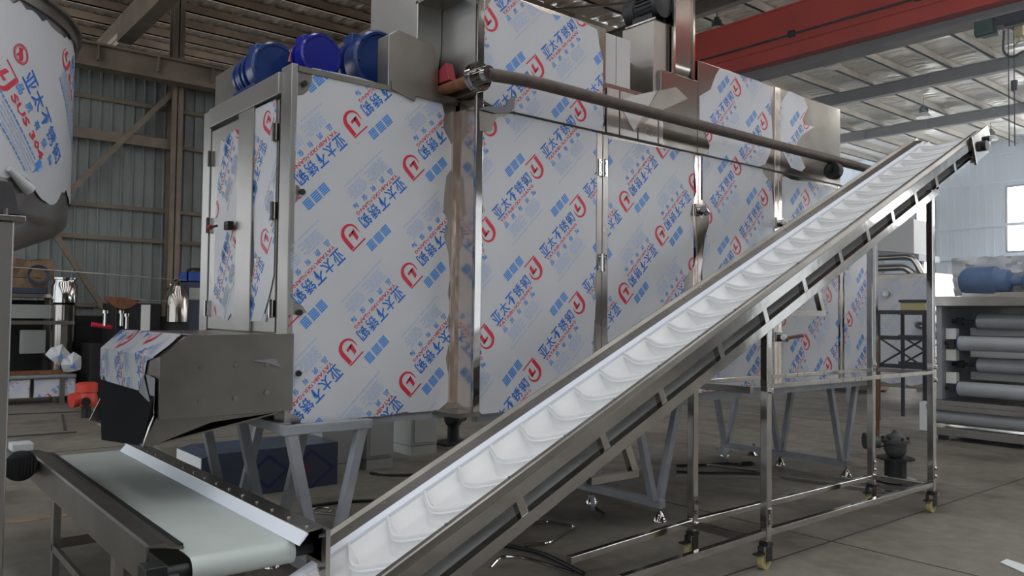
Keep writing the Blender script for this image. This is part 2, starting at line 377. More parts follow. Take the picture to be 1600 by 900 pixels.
# ------------------------------------------------------------------ overhead crane
o = thing('bridge_crane', 'red overhead bridge crane beam spanning the hall under the roof', 'crane', (14.0, 3.0, 6.4))
mb = MB(); mb.box((14.0, YN+1, 6.62), (14.5, 15.6, 7.62)); mb.build('main_girder', 'red', o, smooth=False)
mb = MB(); mb.box((13.97, YN+1, 7.60), (14.53, 15.6, 7.64)); mb.box((13.97, YN+1, 6.60), (14.53, 15.6, 6.63))
mb.box((13.93, YN+1, 6.86), (14.0, 15.6, 6.885)); mb.build('flange_plate', 'red', o, smooth=False)
mb = MB(); mb.box((14.08, YN+1, 6.40), (14.42, 15.6, 6.44)); mb.box((14.23, YN+1, 6.44), (14.27, 15.6, 6.6)); mb.build('hoist_rail', 'beamg', o, smooth=False)
mb = MB(); mb.tube([(13.96, YN+1, 7.03), (13.96, 15.6, 7.03)], .02, 6)
for i in range(9): y = -6+i*2.4; mb.box((13.93, y-.06, 6.98), (14.0, y+.06, 7.10))
mb.build('cable_track', 'dark', o)
mb = MB(); mb.box((13.9, 15.2, 6.45), (14.6, 16.4, 6.75)); mb.build('end_carriage', 'red', o, smooth=False)
# ------------------------------------------------------------------ printed protective film
def text_tris(s, size, res=1, bold=0.0):
    c = bpy.data.curves.new('t', 'FONT'); c.body = s; c.offset = bold; c.size = size; c.resolution_u = res
    o = bpy.data.objects.new('t', c); COL.objects.link(o); bpy.context.view_layer.update()
    dg = bpy.context.evaluated_depsgraph_get(); e = o.evaluated_get(dg); m = e.to_mesh(); m.calc_loop_triangles()
    T = [[(m.vertices[i].co.x, m.vertices[i].co.y) for i in t.vertices] for t in m.loop_triangles]
    e.to_mesh_clear(); bpy.data.objects.remove(o); bpy.data.curves.remove(c)
    return T
def fit(T, x0, y0, w=None, h=None, bold=0):
    xs = [p[0] for t in T for p in t]; ys = [p[1] for t in T for p in t]
    a, b, c, d = min(xs), max(xs), min(ys), max(ys); sx = w/(b-a) if w else h/(d-c); sy = h/(d-c) if h else sx
    return [[(x0+(p[0]-a)*sx, y0+(p[1]-c)*sy) for p in t] for t in T]
def quad(x0, y0, x1, y1, sk=0): return [[(x0, y0), (x1, y0), (x1+sk, y1)], [(x0, y0), (x1+sk, y1), (x0+sk, y1)]]
def band(pts, ws):
    T = []; L = []; R = []
    for i, p in enumerate(pts):
        a = pts[max(0, i-1)]; b = pts[min(len(pts)-1, i+1)]; dx, dy = b[0]-a[0], b[1]-a[1]; l = math.hypot(dx, dy)
        nx, ny = -dy/l*ws[i]/2, dx/l*ws[i]/2; L.append((p[0]+nx, p[1]+ny)); R.append((p[0]-nx, p[1]-ny))
    for i in range(len(pts)-1): T += [[L[i], R[i], R[i+1]], [L[i], R[i+1], L[i+1]]]
    return T
BLUE, MID, PALE, RED = 1, 2, 3, 4
def logo(cx, cy, h):        # red shield-like U with a bar on top and an L inside
    k = h/1.0; T = []
    T += quad(-.40, .43, .42, .49)
    pts = [(.33, .40)]; ws = [.18]
    for i in range(13):
        a = math.radians(0-i*15); pts.append((-.02+.36*math.cos(a), -.12+.36*math.sin(a))); ws.append(.19-.0115*i)
    pts.append((-.37, .08)); ws.append(.03); T += band(pts, ws)
    T += [[(-.20, .22), (-.04, .28), (-.08, -.14)], [(-.20, .22), (-.08, -.14), (-.26, -.16)], [(-.26, -.16), (.10, -.14), (.12, -.02)], [(-.26, -.16), (.12, -.02), (-.1, -.04)]]
    return [[(cx+p[0]*k, cy+p[1]*k) for p in t] for t in T]
CH = [text_tris(c, 1, 2, .0125) for c in '亚太不锈钢']; SM = [text_tris(c, 1, 1, .014) for c in '品质有保障']; PY = text_tris('YATAIBUXIUGANG', 1, 1, .012)
def bolden(T, d): return T+[[(p[0]+d, p[1]) for p in t] for t in T]+[[(p[0]+d*.5, p[1]+d*.8) for p in t] for t in T]
def motif():
    out = []
    for i, T in enumerate(CH): out += [(t, BLUE) for t in fit(T, -.038+i*.0775, -.039, .069, .078)]
    out += [(t, RED) for t in fit(PY, -.03, -.068, .355, .022)]
    for i, T in enumerate(SM): out += [(t, MID) for t in fit(T, -.025+i*.077, -.113, .033, .034)]
    out += [(t, RED) for t in logo(-.150, -.025, .135)]
    rnd = random.Random(3)
    for (u0, w) in ((-.02, .12), (.155, .12)):
        for r in range(6):
            y = -.132-r*.0125; x = u0+rnd.random()*.02
            while x < u0+w:
                l = .012+rnd.random()*.03; out += [(t, PALE) for t in quad(x, y, x+l, y+.0065)]; x += l+.006
    for (u0, w) in ((-.06, .155), (.125, .15)):
        x = u0
        while x < u0+w: l = .008+rnd.random()*.012; out += [(t, PALE) for t in quad(x, -.222, x+l, -.2145)]; x += l+.005
    # striped block marks between two prints
    for (u0, w) in ((-.275-.09, .055), (-.275+.0, .05), (-.275+.075, .055)):
        pass
    bu, bv = -.361, .064
    for (u0, w) in ((0, .052), (.062, .052), (.126, .05)):
        for r in range(5): out += [(t, MID) for t in quad(bu+u0, bv+r*.0115, bu+u0+w, bv+r*.0115+.0085, .002)]
    return out
MOT = motif()
MBB = (min(p[0] for t, _ in MOT for p in t), max(p[0] for t, _ in MOT for p in t), min(p[1] for t, _ in MOT for p in t), max(p[1] for t, _ in MOT for p in t))
MRAD = max(math.hypot(p[0], p[1]) for t, _ in MOT for p in t)
def inside(p, poly):
    c = False; n = len(poly)
    for i in range(n):
        a, b = poly[i], poly[i-1]
        if (a[1] > p[1]) != (b[1] > p[1]) and p[0] < (b[0]-a[0])*(p[1]-a[1])/(b[1]-a[1])+a[0]: c = not c
    return c
def cliptri(t, q):          # convex clip of triangle t by triangle q
    A = (q[1][0]-q[0][0])*(q[2][1]-q[0][1])-(q[1][1]-q[0][1])*(q[2][0]-q[0][0])
    if A < 0: q = [q[0], q[2], q[1]]
    out = list(t)
    for i in range(3):
        a, b = q[i], q[(i+1) % 3]; inp = out; out = []
        def sd(p): return (b[0]-a[0])*(p[1]-a[1])-(b[1]-a[1])*(p[0]-a[0])
        for j in range(len(inp)):
            c, d = inp[j], inp[(j+1) % len(inp)]; sc, se = sd(c), sd(d)
            if sc >= 0: out.append(c)
            if (sc >= 0) != (se >= 0):
                k = sc/(sc-se); out.append((c[0]+(d[0]-c[0])*k, c[1]+(d[1]-c[1])*k))
        if len(out) < 3: return None
    return out
def prints(poly, origin, ang, la, lb, scale=1.0, mot=None):
    """tile the printed pattern over the lattice origin + i*la + j*lb, cut to the torn outline"""
    mot = mot or MOT; res = []
    tr = [[(poly[i][0], poly[i][1]) for i in t] for t in tessellate_polygon([[Vector((p[0], p[1], 0)) for p in poly]])]
    trb = [(min(p[0] for p in q), max(p[0] for p in q), min(p[1] for p in q), max(p[1] for p in q), q) for q in tr]
    xs = [p[0] for p in poly]; ys = [p[1] for p in poly]; bx = (min(xs), max(xs), min(ys), max(ys))
    ca, sa = math.cos(ang)*scale, math.sin(ang)*scale; R = MRAD*scale
    cs = [((bx[0], bx[1])[i], (bx[2], bx[3])[j]) for i in (0, 1) for j in (0, 1)]
    det = la[0]*lb[1]-la[1]*lb[0]
    ij = [(((c[0]-origin[0])*lb[1]-(c[1]-origin[1])*lb[0])/det, (la[0]*(c[1]-origin[1])-la[1]*(c[0]-origin[0]))/det) for c in cs]
    for i in range(int(min(k[0] for k in ij))-3, int(max(k[0] for k in ij))+4):
        for j in range(int(min(k[1] for k in ij))-3, int(max(k[1] for k in ij))+4):
            ox, oy = origin[0]+i*la[0]+j*lb[0], origin[1]+i*la[1]+j*lb[1]
            if ox < bx[0]-R or ox > bx[1]+R or oy < bx[2]-R or oy > bx[3]+R: continue
            for t, mi in mot:
                q = [(ox+p[0]*ca-p[1]*sa, oy+p[0]*sa+p[1]*ca) for p in t]
                a, b, c, d = min(p[0] for p in q), max(p[0] for p in q), min(p[1] for p in q), max(p[1] for p in q)
                if b < bx[0] or a > bx[1] or d < bx[2] or c > bx[3]: continue
                for (e, f, g, h, w) in trb:
                    if b < e or a > f or d < g or c > h: continue
                    r = cliptri(q, w)
                    if r: res.append((r, mi))
    return res
def sheet(name, poly, to3, nrm, parent, origin, ang, la=(.38, -.21), lb=(0, .635), scale=1.0, off=.003, label=None, pm=('film', 'pblue', 'pmid', 'ppale', 'pred')):
    """film of torn outline poly (plane coordinates) lying on a face; to3 maps plane coordinates to the world"""
    N = Vector(nrm); mb = MB()
    A = [to3(p)+N*off for p in poly]; B = [to3(p) for p in poly]; n = len(poly)
    mb.add(A+B, [tuple(t) for t in tessellate_polygon([[Vector((p[0], p[1], 0)) for p in poly]])]+[(i, (i+1) % n, n+(i+1) % n, n+i) for i in range(n)])
    for r, mi in prints(poly, origin, ang, la, lb, scale):
        mb.mi = mi; mb.add([to3(p)+N*(off+.0012) for p in r], [tuple(range(len(r)))])
    return mb.build(name, pm, parent, smooth=False, fix=False, label=label)
P45 = math.radians(45)
def front(Y): return (lambda px, py: (lambda w: (w.x, w.z))(at(px, py, 'y', Y))), (lambda p: Vector((p[0], Y, p[1])))
def torn(x0, z0, x1, z1, seed, amp=.012, step=.12):
    r = random.Random(seed); out = []
    for (a, b) in (((x0, z0), (x1, z0)), ((x1, z0), (x1, z1)), ((x1, z1), (x0, z1)), ((x0, z1), (x0, z0))):
        L = math.hypot(b[0]-a[0], b[1]-a[1]); n = max(1, int(L/step))
        for i in range(n): out.append((a[0]+(b[0]-a[0])*i/n+r.uniform(-amp, amp), a[1]+(b[1]-a[1])*i/n+r.uniform(-amp, amp)))
    return out

# ------------------------------------------------------------------ the tunnel dryer
D = thing('tunnel_dryer', 'huge steel tunnel dryer wrapped in white film with blue and red print', 'dryer', (1.79, 3.75, 0))
YF, Y1, YR = 3.75, 3.97, 5.31
ZB, ZS, ZT = .93, 2.74, 3.46
# end section body
mb = MB(); mb.box((1.80, Y1, .92), (2.83, YR, 2.78)); eb = mb.build('end_section_shell', 'steel', D, smooth=False)
px1, to1 = front(Y1)
pl = [px1(*p) for p in [(488, 106), (560, 121), (590, 130), (612, 139), (648, 158), (650, 150), (672, 156), (690, 161), (694, 178), (692, 200), (706, 228), (707, 262), (697, 275), (694, 300), (692, 330), (699, 345), (693, 370), (700, 395), (703, 430), (699, 460), (704, 480), (698, 500), (702, 530), (696, 560), (700, 585), (699, 628), (684, 641), (650, 644), (640, 645), (635, 643), (600, 650), (565, 652), (540, 657), (470, 661), (465, 650), (449, 645), (449, 560), (450, 492), (467, 492), (479, 488), (472, 478), (458, 470), (453, 466), (455, 335), (458, 320), (466, 312), (470, 298), (466, 290), (458, 287), (462, 150), (474, 148), (481, 142), (487, 128)]]
org1 = (1.79+(.0), 0)
sheet('film_sheet', pl, to1, (0, -1, 0), eb, (2.048, 2.436), math.radians(225), la=(.387, -.195), lb=(0, .633))
# corner posts, rails and doors of the end face
def epost(ya, yb, za, zb, dx=.03, m='steel', name='corner_post', lab=None):
    mb = MB(); mb.box((1.79-dx, ya, za), (1.80, yb, zb)); return mb.build(name, m, D, smooth=False, bevel=.004, label=lab)
mb = MB(); mb.box((1.765, Y1-.004, .92), (1.80, Y1+.13, 2.82)); mb.build('corner_post', 'satin', D, smooth=False, bevel=.004)
mb = MB(); mb.box((1.765, YR-.12, .92), (1.80, YR+.012, 2.80)); mb.build('corner_post', 'satin', D, smooth=False, bevel=.004)
mb = MB(); mb.box((1.75, Y1+.13, 2.68), (1.80, YR-.12, 2.80)); mb.build('top_rail', 'satin', D, smooth=False, bevel=.004)
pE = lambda px, py: (lambda w: (-w.y, w.z))(at(px, py, 'x', 1.77))
toE = lambda p: Vector((1.77, -p[0], p[1]))
for (ya, yb, out, org, an, hy) in ((4.69, YR-.13, [(346, 217), (351, 223), (358, 211), (362, 207), (379, 196), (380, 330), (376, 470), (370, 485), (366, 497), (361, 490), (356, 500), (345, 497), (336, 490), (334, 450), (338, 330)], (-5.02, 2.29), math.radians(57), YR-.14),
                         (4.14, 4.45, [(400, 170), (432, 155), (433, 240), (430, 340), (428, 430), (421, 462), (413, 490), (417, 492), (416, 503), (391, 502), (393, 440), (398, 415), (396, 300), (398, 270)], (-4.33, 2.42), math.radians(237), 4.16)):
    mb = MB(); mb.box((1.772, ya, 1.39), (1.80, yb, 2.66)); dr = mb.build('door', 'satin', D, smooth=False, bevel=.003)
    sheet('film_sheet', [pE(*p) for p in out], toE, (-1, 0, 0), dr, org, an, la=(.36, -.21), lb=(0, .66))
    for z in (1.52, 2.05, 2.48):
        mb = MB(); mb.cyl((1.755, hy, z-.05), (1.755, hy, z+.05), .011, 10); mb.box((1.757, hy-.03, z-.045), (1.773, hy+.03, z+.045)); mb.build('hinge', 'mirror', dr)
mb = MB(); mb.box((1.755, 4.455, 1.39), (1.775, 4.685, 2.68)); mb.build('door_stile', 'satin', D, smooth=False, bevel=.003)
mb = MB(); mb.box((1.72, 4.72, 1.99), (1.755, 4.79, 2.04)); mb.cyl((1.69, 4.82, 2.015), (1.69, 4.92, 2.015), .008, 8); mb.mi = 1; mb.cyl((1.69, 4.92, 2.015), (1.69, 4.95, 2.015), .016, 8)
mb.build('door_latch', ['dark', 'redp'], D, bevel=.002)
for z in (2.72, 2.14, 1.50, 1.18):
    mb = MB(); mb.cyl((1.835, Y1, z), (1.835, Y1-.015, z), .016, 12); mb.build('bolt', 'dark', D)
# roof lip of the end section
mb = MB(); mb.box((1.80, Y1-.01, 2.78), (2.84, YR, 2.81)); mb.build('roof_panel', 'steel_dk', D, smooth=False)
mb = MB(); mb.prism([at(612, 139, 'y', 3.955), at(648, 158, 'y', 3.955), at(650, 150, 'y', 3.955), at(694, 162, 'y', 3.955), at(720, 160, 'y', 3.955), at(712, 153, 'y', 3.955), at(612, 126, 'y', 3.955)], (0, .012, 0)); mb.build('roof_edge_flap', 'steel_dk', D, smooth=False)

# main tunnel: panels along the front
mb = MB(); mb.box((2.84, YF+.012, ZB+.01), (7.72, YR, ZS-.005)); core = mb.build('tunnel_shell', 'steel_dk', D, smooth=False)
mb = MB(); mb.box((2.83, YF, ZB), (2.845, Y1+.0, ZS)); mb.box((2.83, Y1-.02, .97), (2.80, Y1, ZS)); mb.build('section_flank', 'warm', D, smooth=False)
mb = MB(); mb.box((2.815, YF-.014, ZB), (2.865, YF+.01, ZT)); mb.build('corner_angle', 'mirror', D, smooth=False, bevel=.003)
mb = MB(); mb.box((2.70, YF-.01, ZB-.025), (2.87, Y1+.05, ZB)); mb.build('bottom_flange', 'steel', D, smooth=False)
pxF, toF = front(YF)
XS = [2.87, 3.89, 4.93, 6.02, 7.07, 7.72]
org2 = (3.374, 2.548)
films = {
 0: ([(771, 190), (775, 184), (800, 178), (840, 187), (880, 196), (915, 202), (928, 207), (931, 215), (930, 240), (932, 300), (928, 330), (932, 420), (926, 440), (930, 470), (926, 530), (922, 600), (918, 637), (850, 639), (780, 644), (752, 647), (745, 640), (741, 615), (741, 590), (743, 480), (746, 340), (757, 330), (752, 318), (746, 300), (748, 206), (758, 200)], org2, P45),
 1: ([(949, 216), (1035, 232), (1085, 240), (1084, 260), (1087, 300), (1080, 320), (1077, 338), (1083, 352), (1086, 400), (1083, 418), (1075, 425), (1068, 440), (1066, 600), (1064, 620), (950, 632), (948, 560)], (4.413, 2.603), math.radians(225)),
 2: ([(1094, 243), (1190, 264), (1192, 272), (1204, 285), (1208, 330), (1209, 345), (1207, 420), (1206, 590), (1202, 603), (1096, 612), (1094, 430), (1101, 370), (1107, 350), (1106, 330), (1100, 315), (1094, 312)], (5.127, 2.405), P45)}
for i in range(5):
    xa, xb = XS[i], XS[i+1]
    mb = MB(); mb.box((xa+.004, YF-.004, ZB), (xb-.004, YF+.012, ZS-.004)); p = mb.build('side_panel', 'wavy' if i else 'steel', D, smooth=False, bevel=.002)
    toF2 = lambda q: Vector((q[0], YF-.004, q[1]))
    if i in films: o_, og, an = films[i]; poly = [pxF(*q) for q in o_]
    elif i == 3: poly = torn(xa+.06, ZB+.01, xb-.03, ZS-.03, 5); og, an = (6.16, 2.26), P45
    else: poly = torn(xa+.04, ZB+.02, xb-.05, ZS-.06, 8, .02); og, an = (7.30, 1.62), P45
    sheet('film_sheet', poly, toF2, (0, -1, 0), p, og, an)
mb = MB(); mb.box((7.70, YF-.02, ZB), (7.76, YF+.02, ZS)); mb.box((7.72, YF, ZB), (7.76, YR, ZS)); mb.build('end_plate', 'mirror', D, smooth=False, bevel=.004)
for x in XS[1:5]:
    mb = MB(); mb.box((x-.055, YF-.007, ZB), (x-.003, YF, ZS-.01)); mb.box((x+.003, YF-.007, ZB), (x+.055, YF, ZS-.01)); mb.build('cover_strip', 'steel' if x < 4.5 else 'warm', D, smooth=False, bevel=.002)
mb = MB(); mb.box((2.87, YF-.012, ZS-.006), (7.72, YF, ZS+.006)); mb.build('seam_strip', 'dark', D, smooth=False)
for (pts_, m_, y_) in (([(749, 170), (762, 166), (790, 166), (800, 150), (806, 150), (803, 170), (797, 176), (775, 177)], 'filmback', YF-.022), ([(749, 173), (775, 180), (769, 203), (750, 205)], 'steel_dk', YF-.016), ([(1088, 330), (1093, 336), (1106, 352), (1100, 375), (1090, 400)], 'wavy', YF-.012)):
    mb = MB(); mb.prism([at(q[0], q[1], 'y', y_) for q in pts_], (0, .003, 0)); mb.build('peeled_flap', m_, D, smooth=False)
# hinges and latches along the seams
for z in (2.50, 1.86, 1.22):
    mb = MB(); mb.cyl((3.89, YF-.02, z-.06), (3.89, YF-.02, z+.06), .011, 10); mb.box((3.85, YF-.015, z-.055), (3.93, YF-.006, z+.055))
    for dx in (-.025, .025):
        for dz in (-.035, .035): mb.cyl((3.89+dx, YF-.02, z+dz), (3.89+dx, YF-.01, z+dz), .006, 8)
    mb.build('hinge', 'mirror', D)
for (x, z, hd) in ((4.93, 2.315, 0), (6.02, 2.31, 1), (6.02, 1.345, 2)):
    mb = MB(); mb.cyl((x-.02, YF-.07, z), (x+.05, YF-.05, z-.02), .028, 12); mb.cyl((x, YF, z), (x, YF-.07, z), .02, 10); mb.box((x-.05, YF-.025, z-.04), (x+.05, YF-.005, z+.04))
    lt = mb.build('latch', 'mirror', D, bevel=.002)
    if hd:
        mb = MB(); mb.cyl((x+.05, YF-.06, z-.01), (x+.22, YF-.10, z+(.05 if hd == 1 else .012)), .014, 10); mb.build('latch_grip', 'copper' if hd == 2 else 'steel_dk', lt)

# upper housings
def upper(name, xa, xb, ztop, out, og, m='wavy'):
    mb = MB(); mb.box((xa, YF, ZS+.008), (xb, 4.45 if xa < 3 else 5.0, ztop)); h = mb.build(name, m, D, smooth=False, bevel=.003)
    if out: sheet('film_sheet', [pxF(*q) for q in out], toF, (0, -1, 0), h, og, P45)
    return h
upper('upper_housing', 2.845, 3.92, ZT, [(752, 24), (766, 2), (775, -14), (790, -12), (812, 0), (840, 14), (860, 22), (900, 30), (932, 46), (934, 52), (936, 70), (942, 95), (941, 160), (943, 190), (937, 212), (930, 208), (915, 201), (880, 195), (840, 186), (800, 177), (796, 172), (803, 168), (805, 150), (798, 163), (775, 168), (757, 158), (752, 150)], org2)
upper('upper_housing', 4.93, 6.0, ZT, [(1093, 150), (1110, 140), (1118, 118), (1124, 108), (1135, 109), (1150, 115), (1185, 127), (1206, 137), (1204, 170), (1207, 215), (1203, 240), (1195, 257), (1180, 261), (1105, 242), (1109, 228), (1093, 190)], (5.127, 3.04))
upper('upper_housing', 6.01, 7.07, ZT, [(1217, 165), (1232, 142), (1255, 152), (1262, 168), (1254, 185), (1258, 195), (1272, 198), (1252, 212), (1245, 222), (1248, 240), (1258, 262), (1252, 268), (1236, 262), (1224, 240), (1217, 232)], (6.16, 2.94))
mb = MB(); mb.box((5.97, YF-.008, ZS), (6.05, YF, ZT)); mb.build('cover_strip', 'warm', D, smooth=False, bevel=.002)
# fan bay between the housings
mb = MB(); mb.box((3.93, YF+.02, ZS+.008), (4.93, 5.0, 3.10)); mb.box((4.50, YF, ZS+.008), (4.925, 4.6, 3.30)); mb.build('fan_plinth', 'wavy', D, smooth=False, bevel=.003)
mb = MB()
for xa, xb in ((3.93, 4.055), (4.06, 4.245), (4.25, 4.465), (4.47, 4.52)): mb.box((xa, YF-.006, ZS+.01), (xb-.006, YF+.02, 3.06-.0))
mb.build('plinth_cladding', 'steel', D, smooth=False, bevel=.003)
mb = MB(); mb.box((3.93, 3.78, 2.98), (4.05, 4.2, 3.45)); mb.box((4.056, 3.78, 3.0), (4.20, 4.2, 3.45)); mb.build('air_duct', 'platew', D, smooth=False, bevel=.003)
mb = MB(); mb.prism([(4.03, YF-.01, 2.98), (4.18, YF-.01, 3.045), (4.45, YF-.01, 3.135), (4.20, YF-.01, 2.80)], (0, .3, 0)); mb.build('sloped_duct', 'platew', D, smooth=False, label='light grey sloping duct plate')
mb = MB(); mb.prism([(4.20, YF-.008, 2.80), (4.46, YF-.008, 3.135), (4.66, YF-.008, 3.20), (4.80, YF-.008, 3.14), (4.46, YF-.008, 2.98)], (0, .4, 0)); mb.build('fan_outlet', 'steel_dk', D, smooth=False)
mb = MB(); mb.box((4.45, 3.78, 3.10), (4.63, 4.09, 3.665)); mb.box((4.21, 4.0, 3.05), (4.45, 4.3, 3.40)); mb.build('motor_pedestal', 'steel', D, smooth=False, bevel=.004)
def casing(xa, xb, yf, yb, zb, zt, m='wavy'):
    r = .20; pts = [(xa, yf, zt)]
    for i in range(9):
        a = math.radians(180+i*11.25); pts.append((xa, yf+r+r*math.cos(a), zb+r+r*math.sin(a)))
    pts += [(xa, yb-.1, zb), (xa, yb, zb+.15), (xa, yb, zt)]
    mb = MB(); mb.prism(pts, (xb-xa, 0, 0)); return mb
casing(4.64, 4.86, 3.75, 4.15, 3.185, 4.6).build('fan_casing', 'wavy', D, bevel=.004)
mb = MB()
for xx in (4.635, 4.865): mb.box((xx-.012, 3.738, 3.30), (xx+.012, 3.752, 4.6))
mb.build('casing_flange', 'mirror', D, smooth=False)
def fan_motor(x, y0, y1, z, r, lab):
    mb = MB(); L = y1-y0
    mb.lathe((x, y0, z), (x, y1, z), [(0, r*.55), (.01, r*.98), (.05, r), (L*.62, r), (L*.64, r*1.1), (L*.93, r*1.1), (L, r*.75)], 24)
    m_ = mb.build('fan_motor', 'black', D, label=lab)
    mb = MB()
    for k in range(22):
        a = k*2*math.pi/22; c, s_ = math.cos(a), math.sin(a)
        mb.bar((x+c*r*1.06, y0+.05, z+s_*r*1.06), (x+c*r*1.06, y0+L*.6, z+s_*r*1.06), .006, r*.14, (c, 0, s_))
    mb.build('cooling_fin', 'black', m_, smooth=False)['kind'] = 'stuff'
    mb = MB(); mb.box((x-r*.95, y0+.03, z-r*1.32), (x+r*.95, y1-.08, z-r*1.22)); mb.box((x-r*.8, y0+.05, z-r*1.25), (x-r*.5, y1-.1, z-r*.6)); mb.box((x+r*.5, y0+.05, z-r*1.25), (x+r*.8, y1-.1, z-r*.6)); mb.build('motor_foot', 'black', m_, smooth=False)
    mb = MB(); mb.bar((x-r*1.0, y0+.0, z-r*1.30), (x-r*1.0, y1-.05, z-r*1.30), .012, .012); mb.build('slide_rail', 'mirror', m_)
fan_motor(4.545, 3.76, 4.10, 3.80, .10, 'black finned motor on the steel pedestal')
# left fan: casing against the first housing, motor cover box
mb = MB(); mb.box((2.822, YF+.01, ZS+.08), (2.846, 4.14, ZT+.1)); mb.build('housing_side_plate', 'satin', D, smooth=False, bevel=.003)
casing(2.64, 2.82, 4.12, 4.7, 2.96, 4.1, 'wavy').build('fan_casing', 'satin', D, bevel=.004)
fan_motor(2.72, 3.86, 4.12, 3.56, .09, 'black motor on the left fan casing')
mb = MB(); mb.box((2.64, 3.88, 3.41), (2.82, 4.14, 3.43)); mb.build('motor_shelf', 'steel', D, smooth=False)
ya, yb = 4.0, 4.13
mb = MB(); mb.prism([(2.37, ya, 2.81), (2.72, ya, 2.81), (2.72, ya, 3.06), (2.68, ya, 3.13), (2.43, ya, 3.165), (2.37, ya, 3.125)], (0, yb-ya, 0)); mb.build('motor_cover', 'steel_dk', D, smooth=False, bevel=.005)
# blue gear motors on the roof of the end section
def gear_motor(x, y, z, r, name='gear_motor', facing=(0, -1, 0), m='blue'):
    d = Vector(facing); L = r*2.6; p = Vector((x, y, z+r))
    mb = MB(); mb.lathe(p, p+d*L, [(0, r*.7), (.01, r*.94), (L*.10, r*.94), (L*.11, r*.8), (L*.15, r*.8), (L*.16, r*.94), (L*.24, r*.94), (L*.25, r*.82), (L*.30, r*.82), (L*.31, r), (L*.38, r), (L*.39, r*.86), (L*.46, r*.86), (L*.47, r), (L*.54, r), (L*.55, r*.72), (L*.66, r*.72), (L*.67, r*1.02), (L*.72, r*1.05), (L*.95, r*1.05), (L*.985, r*.97), (L*.985, r*.88), (L*.97, r*.86), (L*.97, r*.3)], 28)
    g = mb.build(name, m, D, label='glossy blue motor with ribbed round housing')
    mb = MB(); mb.box((x-r*.9, min(p.y, p.y+d.y*L)+.03, z), (x+r*.9, max(p.y, p.y+d.y*L)-.03, z+r*.25)); mb.build('motor_foot', m, g, bevel=.006); mb = MB(); mb.box((x-r*.35, p.y+d.y*L*.3-.05, z+r*1.9), (x+r*.35, p.y+d.y*L*.3+.07, z+r*2.3)); mb.build('terminal_box', m, g, bevel=.006)
    mb = MB()
    for k in range(8):
        a = k*math.pi/4+.2; c = Vector((math.cos(a), 0, math.sin(a))); mb.cyl(p+c*r*.93+d*(L*.98), p+c*r*.93+d*(L*.995), .007, 8)
    mb.build('cover_bolt', 'mirror', g)
    return g
gear_motor(2.10, 4.62, 2.89, .125)
gear_motor(1.905, 4.86, 2.80, .145, m='blue2')
gear_motor(2.53, 4.82, 2.90, .185, m='blue2')
mb = MB(); mb.prism([(1.965, 4.47, 2.99), (1.985, 4.47, 3.07), (2.0, 4.47, 2.99)], (0, .01, 0)); mb.build('warning_tag', 'orange', D, smooth=False)
mb = MB(); mb.box((1.82, 4.75, 2.80), (1.84, 5.28, 3.05)); mb.build('guard_plate', 'steel_dk', D, smooth=False)
# trestles: three V struts on a foot rail, on bell feet
def trestle(xc, half=.27, ys=(3.88, 4.55, 5.2), xb=None):
    xb = xc if xb is None else xb
    mb = MB(); mb.bar((xb, ys[0]-.06, .13), (xb, ys[2]+.06, .13), .06, .06); t = mb.build('trestle', 'galv', D, smooth=False, bevel=.003)
    mb = MB()
    for y in ys: mb.bar((xc-half-.05, y, ZB-.03), (xc+half+.05, y, ZB-.03), .06, .05)
    mb.bar((xc-half, ys[0], ZB-.03), (xc-half, ys[2], ZB-.03), .06, .05); mb.bar((xc+half, ys[0], ZB-.03), (xc+half, ys[2], ZB-.03), .06, .05); mb.build('top_frame', 'galv', t, smooth=False, bevel=.003)
    for y in ys:
        for s_ in (-1, 1):
            mb = MB(); mb.bar((xb+s_*.035, y, .15), (xc+s_*half, y, ZB-.04), .05, .055, (1, 0, 0)); mb.build('strut', 'galv', t, smooth=False, bevel=.004)
    for y in (ys[0]-.03, ys[1], ys[2]+.03):
        mb = MB(); mb.lathe((xb, y, 0), (xb, y, .11), [(0, .055), (.012, .055), (.06, .024), (.075, .012), (.11, .012)], 16); mb.build('bell_foot', 'mirror', t)
trestle(1.965, .205); trestle(4.63, .25); trestle(7.36, .25)
mb = MB(); mb.box((1.80, 3.98, ZB-.05), (2.84, 4.03, ZB-.005)); mb.box((1.80, 5.22, ZB-.05), (2.84, 5.28, ZB-.005)); mb.box((1.80, 3.98, ZB-.05), (1.86, 5.28, ZB-.005)); mb.build('base_rail', 'galv', D, smooth=False)
mb = MB(); mb.box((2.9, 3.80, ZB-.07), (7.7, 3.86, ZB)); mb.box((2.9, 5.2, ZB-.07), (7.7, 5.26, ZB)); mb.build('base_rail', 'galv', D, smooth=False)
# discharge hood on the end face
prof = [(1.79, .985), (1.79, 1.385), (1.25, 1.380), (1.142, 1.276), (1.142, .985)]
mb = MB(); mb.prism([(x, 3.97, z) for x, z in prof], (0, 1.13, 0)); hd = mb.build('discharge_hood', 'steel_dk', D, smooth=False, bevel=.004)
mb = MB(); mb.prism([(x+(.012 if x > 1.2 else -.004), 3.955, z+.004) for x, z in prof], (0, .014, 0)); mb.build('hood_side', 'steel_dk', hd, smooth=False)
for (xa, za, zc) in ((1.33, 1.235, 1.07), (1.50, 1.235, 1.07), (1.66, 1.235, 1.09)):
    for zz in (za, zc):
        mb = MB(); mb.cyl((xa, 3.955, zz), (xa, 3.948, zz), .014, 12); mb.build('filled_hole', 'steel', hd)
mb = MB(); mb.prism([(1.58, 3.952, 1.255), (1.70, 3.952, 1.262), (1.73, 3.952, 1.215), (1.66, 3.952, 1.24)], (0, -.01, 0)); mb.build('film_scrap', 'filmback', hd, smooth=False)
